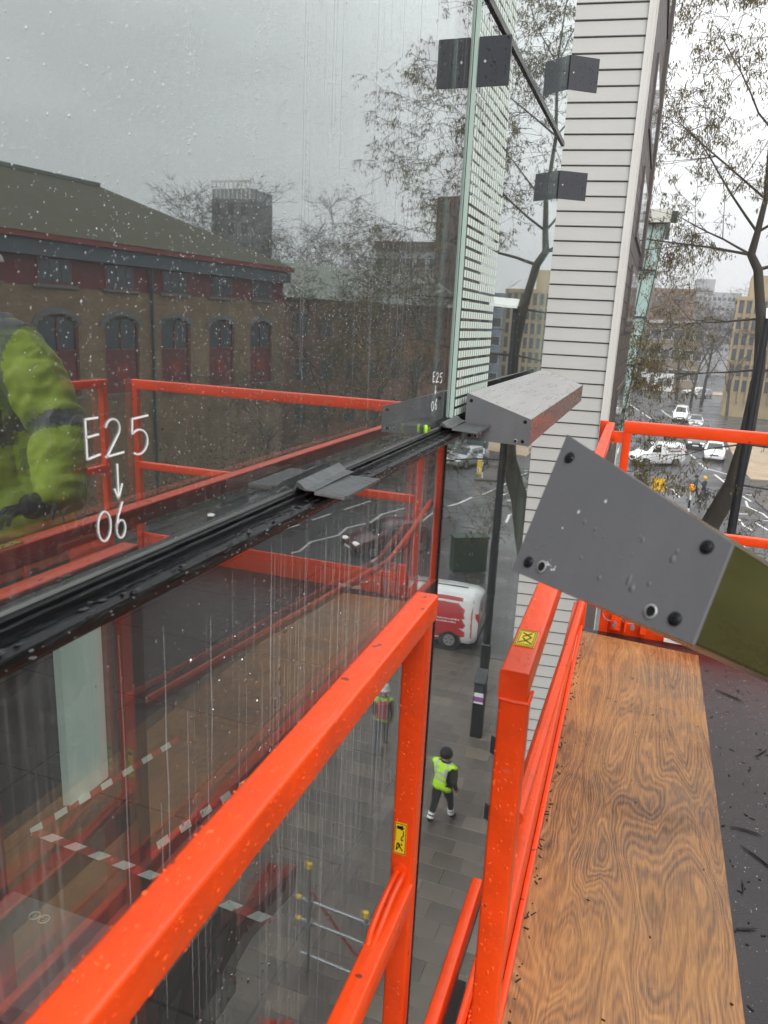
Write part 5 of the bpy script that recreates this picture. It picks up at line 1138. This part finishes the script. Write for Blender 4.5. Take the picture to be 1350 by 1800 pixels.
    if hat:
        ha.lathe([(.155, -.005), (.15, .012), (.132, .03), (.125, .07), (.10, .12), (.05, .145), (.0, .15)], c0, 18); ha.build('helmet', hat, t)
    else:
        ha.lathe([(.100, -.09), (.112, -.05)]+prof, c0-fr*.012, 14); ha.build('hair', hair, t)
    if pack:
        c = Vector(J['chest']); p_ = MB(); p_.beam(c-fr*.24+Vector((0, 0, -.30)), c-fr*.24+Vector((0, 0, .10)), .30, .17, r=.06, up=fr); pk = p_.build('backpack', pack, t)
        for s in (-1, 1):
            q = MB(); q.tube([c-fr*.16+sd*.1*s+Vector((0, 0, .1)), c+sd*.11*s+Vector((0, 0, .16)), c+fr*.17+sd*.11*s, c+sd*.15*s-Vector((0, 0, .22))], .018, 6); q.build('strap', 'cloth_black', pk)
    # hands with fingers
    for s in 'lr':
        w, h = Vector(J['wr'+s]), Vector(J['ha'+s]); d = (h-w).normalized(); ax = d.cross(Vector((0, 1, 0)) if abs(d.y) < .8 else Vector((0, 0, 1))).normalized(); up = ax.cross(d)
        for k in range(5):
            fm = MB(); o = h+ax*(k-1.5)*.018*(1 if k < 4 else 0) if k < 4 else w+d*.03+ax*.038
            dd = (d*.9+up*.1) if k < 4 else (d*.6+ax*.7).normalized(); L_ = (.062, .072, .068, .052, .05)[k]; cu = Vector(J.get('curl', tuple(up)))
            fm.tube([o-d*.015, o+dd*L_*.45, o+dd*L_*.75+cu*L_*.3, o+dd*L_*.8+cu*L_*.7], [.0095, .009, .008, .006], 6); fm.build('finger', mats[4] if len(mats) > 4 else 'skin', t)
    return t
def walk(ph=.25, arm=.18, lean=.03, wide=.09, k_w=1.0):
    J = dict(pelvis=(0, 0, .95), waist=(0, -.01, 1.10), chest=(0, -lean, 1.34), neck=(0, -lean*1.4, 1.49), head=(0, -lean*1.6-.015, 1.59), crown=(0, -lean*1.6, 1.68))
    for s, k in (('l', 1), ('r', -1)):
        sh = (.19*k, -lean, 1.40); J['sh'+s] = sh; J['el'+s] = (.235*k, -lean+arm*k*.5, 1.12); J['wr'+s] = (.23*k, -lean+arm*k*.3-.10, .90); J['ha'+s] = (.225*k, -lean+arm*k*.25-.13, .81)
        J['hip'+s] = (wide*k, 0, .88); J['kn'+s] = (wide*k, -ph*k*.55-.03, .50); J['an'+s] = (wide*k, -ph*k if k > 0 else ph*1.05, .09 if k > 0 else .13); J['toe'+s] = (wide*k, J['an'+s][1]-.15, .045 if k > 0 else .05)
    return J
wk = person('walker in a bright hi-vis vest and dark trousers with reflective bands on the paving', (1.86, 13.65, .118), R(200), walk(.22, .15), ['cloth_black', 'cloth_black', 'skin', 'boot'], vest='vest', hair='cloth_black')
wk.scale = (1.22, 1.12, 1.0)
J_ = walk(.22, .15)
for s_ in 'lr':
    A, B = Vector(J_['kn'+s_]), Vector(J_['an'+s_])
    for f0 in (.50, .70):
        m = MB(); m.tube([A+(B-A)*f0, A+(B-A)*(f0+.11)], .069, 12); m.build('ankle_band', 'print_white', wk)
person('walker with a pale hat, yellow straps and red backpack on the paving', (3.95, 15.72, .118), R(165), walk(.26, .2), ['cloth_black', 'denim', 'skin', 'boot'], vest='vest', hat='helmet_white', pack='pack_red')
person('pedestrian in a patterned scarf and dark coat near the parked van', (.75, 24.2, .118), R(180), walk(.2, .1), ['cloth_black', 'cloth_black', 'skin', 'boot'], hair='scarf')
person('pedestrian in a teal coat next to the orange beacon', (3.45, 51.6, 0), R(250), walk(.3, .2), ['cloth_teal', 'cloth_black', 'skin', 'boot'], group='people crossing the road')
person('pedestrian in a navy coat with a yellow hat, right of the teal coat', (3.95, 51.3, 0), R(240), walk(.22, .2), ['cloth_navy', 'denim', 'skin', 'boot'], hair='yellow_cloth', group='people crossing the road')
person('pedestrian in a blue coat behind the leaning trunk', (5.6, 50.5, 0), R(260), walk(.3, .2), ['cloth_blue', 'cloth_black', 'skin', 'boot'], group='people crossing the road')
for i, (x, c, v_, lb) in enumerate(((-1.9, 'cloth_black', 'vest', 'hi-vis vest at the left of the far group'), (-1.2, 'maroon_cloth', None, 'maroon coat in the far group'), (-.6, 'cloth_navy', None, 'navy coat between maroon and orange in the far group'), (.0, 'yellow_cloth', None, 'orange coat in the far group'), (.7, 'cloth_black', None, 'black coat at the right of the far group'))):
    person('distant person in a '+lb, (x, 147+i*.3, .0), R(170+i*9), walk(.1+.03*i, .1), [c, 'cloth_black', 'skin', 'boot'], vest=v_, group='people on the far pavement')
def worker():
    F = H-1.55; ox, oy = .88, 2.02
    def w(x, y, z): return (x-ox, y-oy, z+H-F)
    J = dict(pelvis=w(.88, 2.04, -.62), waist=w(.88, 2.01, -.46), chest=w(.87, 1.95, -.24), neck=w(.88, 1.90, -.04), head=w(.88, 1.86, .06), crown=w(.88, 1.86, .15), face=(-.35, -.9, -.2))
    J.update(shr=w(.67, 1.92, -.14), elr=w(.50, 1.88, -.37), wrr=w(.42, 1.78, -.565), har=w(.465, 1.66, -.58), shl=w(1.07, 1.95, -.14), ell=w(1.15, 1.91, -.40), wrl=w(1.0, 1.93, -.60), hal=w(.93, 1.93, -.70))
    J.update(hipr=w(.80, 2.08, -.68), knr=w(.78, 2.10, -1.07), anr=w(.78, 2.18, -1.46), toer=w(.76, 2.02, -1.505), hipl=w(.97, 2.08, -.68), knl=w(1.02, 2.10, -1.07), anl=w(1.04, 2.20, -1.46), toel=w(1.04, 2.04, -1.505), curl=(0, -.3, -1))
    t = person('worker in a hi-vis jacket with dark bands holding the tilted box, mirrored at left', (ox, oy, F-.012), 0, J, ['cloth_black', 'cloth_black', 'skin', 'boot', 'glove'], hat='helmet_white')
    # the padded jacket: torso and sleeves fused, then creased
    mb = MB(); rings = [(.88, 2.03, -.80, .235, .18), (.88, 2.02, -.62, .235, .18), (.88, 2.0, -.46, .225, .175), (.875, 1.97, -.30, .235, .18), (.87, 1.94, -.17, .225, .165), (.875, 1.92, -.10, .17, .14), (.88, 1.90, -.04, .105, .105), (.88, 1.89, .0, .095, .10)]; n = 24; vs = []
    for x, y, z, rx, ry in rings: vs += [Vector(w(x, y, z))+Vector((rx*cos(2*pi*k/n), ry*sin(2*pi*k/n), 0)) for k in range(n)]
    mb.add(vs, [(i*n+k, i*n+(k+1) % n, (i+1)*n+(k+1) % n, (i+1)*n+k) for i in range(len(rings)-1) for k in range(n)]+[tuple(range(n-1, -1, -1)), tuple(range((len(rings)-1)*n, len(rings)*n))])
    for s in 'rl':
        A, B, C_ = (Vector(J[q+s]) for q in ('sh', 'el', 'wr')); k_ = 1 if s == 'l' else -1
        mb.tube([A+Vector((-.13*k_, 0, .02)), A+Vector((-.04*k_, 0, .0)), A.lerp(B, .35), A.lerp(B, .8), B, B.lerp(C_, .3), B.lerp(C_, .7), C_, C_.lerp(C_+(C_-B), .12)], [.105, .104, .094, .086, .083, .084, .080, .074, .066], 18)
    me = mb.mesh('tmp', 'hivis_mirror_dim', 0); ob = bpy.data.objects.new('tmp', me); col.objects.link(ob)
    rm = ob.modifiers.new('r', 'REMESH'); rm.mode = 'VOXEL'; rm.voxel_size = .010; sm = ob.modifiers.new('s', 'SMOOTH'); sm.factor = .6; sm.iterations = 8
    bpy.context.view_layer.update(); nm = bpy.data.meshes.new_from_object(ob.evaluated_get(bpy.context.evaluated_depsgraph_get())); bpy.data.objects.remove(ob)
    P = [v.co.copy() for v in nm.vertices]; Nn = [v.normal.copy() for v in nm.vertices]
    for v, c, q in zip(nm.vertices, P, Nn):
        a = -abs(mnoise.noise(Vector((c.x*10+c.z*5, c.y*9, c.z*7-c.x*4))))*.026-abs(mnoise.noise(Vector((c.x*13-7, c.y*13, c.z*26+c.x*12))))*.014+.012; v.co = c+q*a
    nm.materials.clear(); nm.materials.append(MAT['hivis_mirror_dim']); nm.materials.append(MAT['band_dark'])
    for p in nm.polygons:
        c = p.center; b = False; arm = False
        for s in 'rl':
            A, B, C_ = (Vector(J[q+s]) for q in ('sh', 'el', 'wr'))
            if abs(c.x-A.x) < .5 and (c.x < A.x+.02 if s == 'r' else c.x > A.x-.02):
                arm = True
                if abs((c-B).dot((C_-A).normalized())) < .028: b = True
        if not arm:
            z = c.z-(H-F); b = abs(z+.42) < .03 or (abs(abs(c.x-(.875-ox))-.14) < .028 and z > -.42)
        if .175 < abs(c.x-(.875-ox)) < .235 and c.z-(H-F) > -.40 and c.y < .02: b = True
        p.material_index = int(b)
    nm.shade_smooth(); link('jacket', nm, t)
worker()

# ------------------------------------------------------------------ drizzle in the air
def haze():
    m = bpy.data.materials.new('drizzle'); m.use_nodes = True; nt = m.node_tree; nt.nodes.clear()
    o = nt.nodes.new('ShaderNodeOutputMaterial'); v = nt.nodes.new('ShaderNodeVolumePrincipled'); v.inputs['Color'].default_value = (.93, .95, .97, 1); v.inputs['Density'].default_value = .0010
    nt.links.new(v.outputs[0], o.inputs['Volume']); MAT['drizzle'] = m
    b = MB(); b.box((-266, -126, -1.3), (326, 466, 31)); h = b.build('haze', 'drizzle', None, 0); h['kind'] = 'stuff'; h['label'] = 'thin drizzle hanging over the street'
haze()
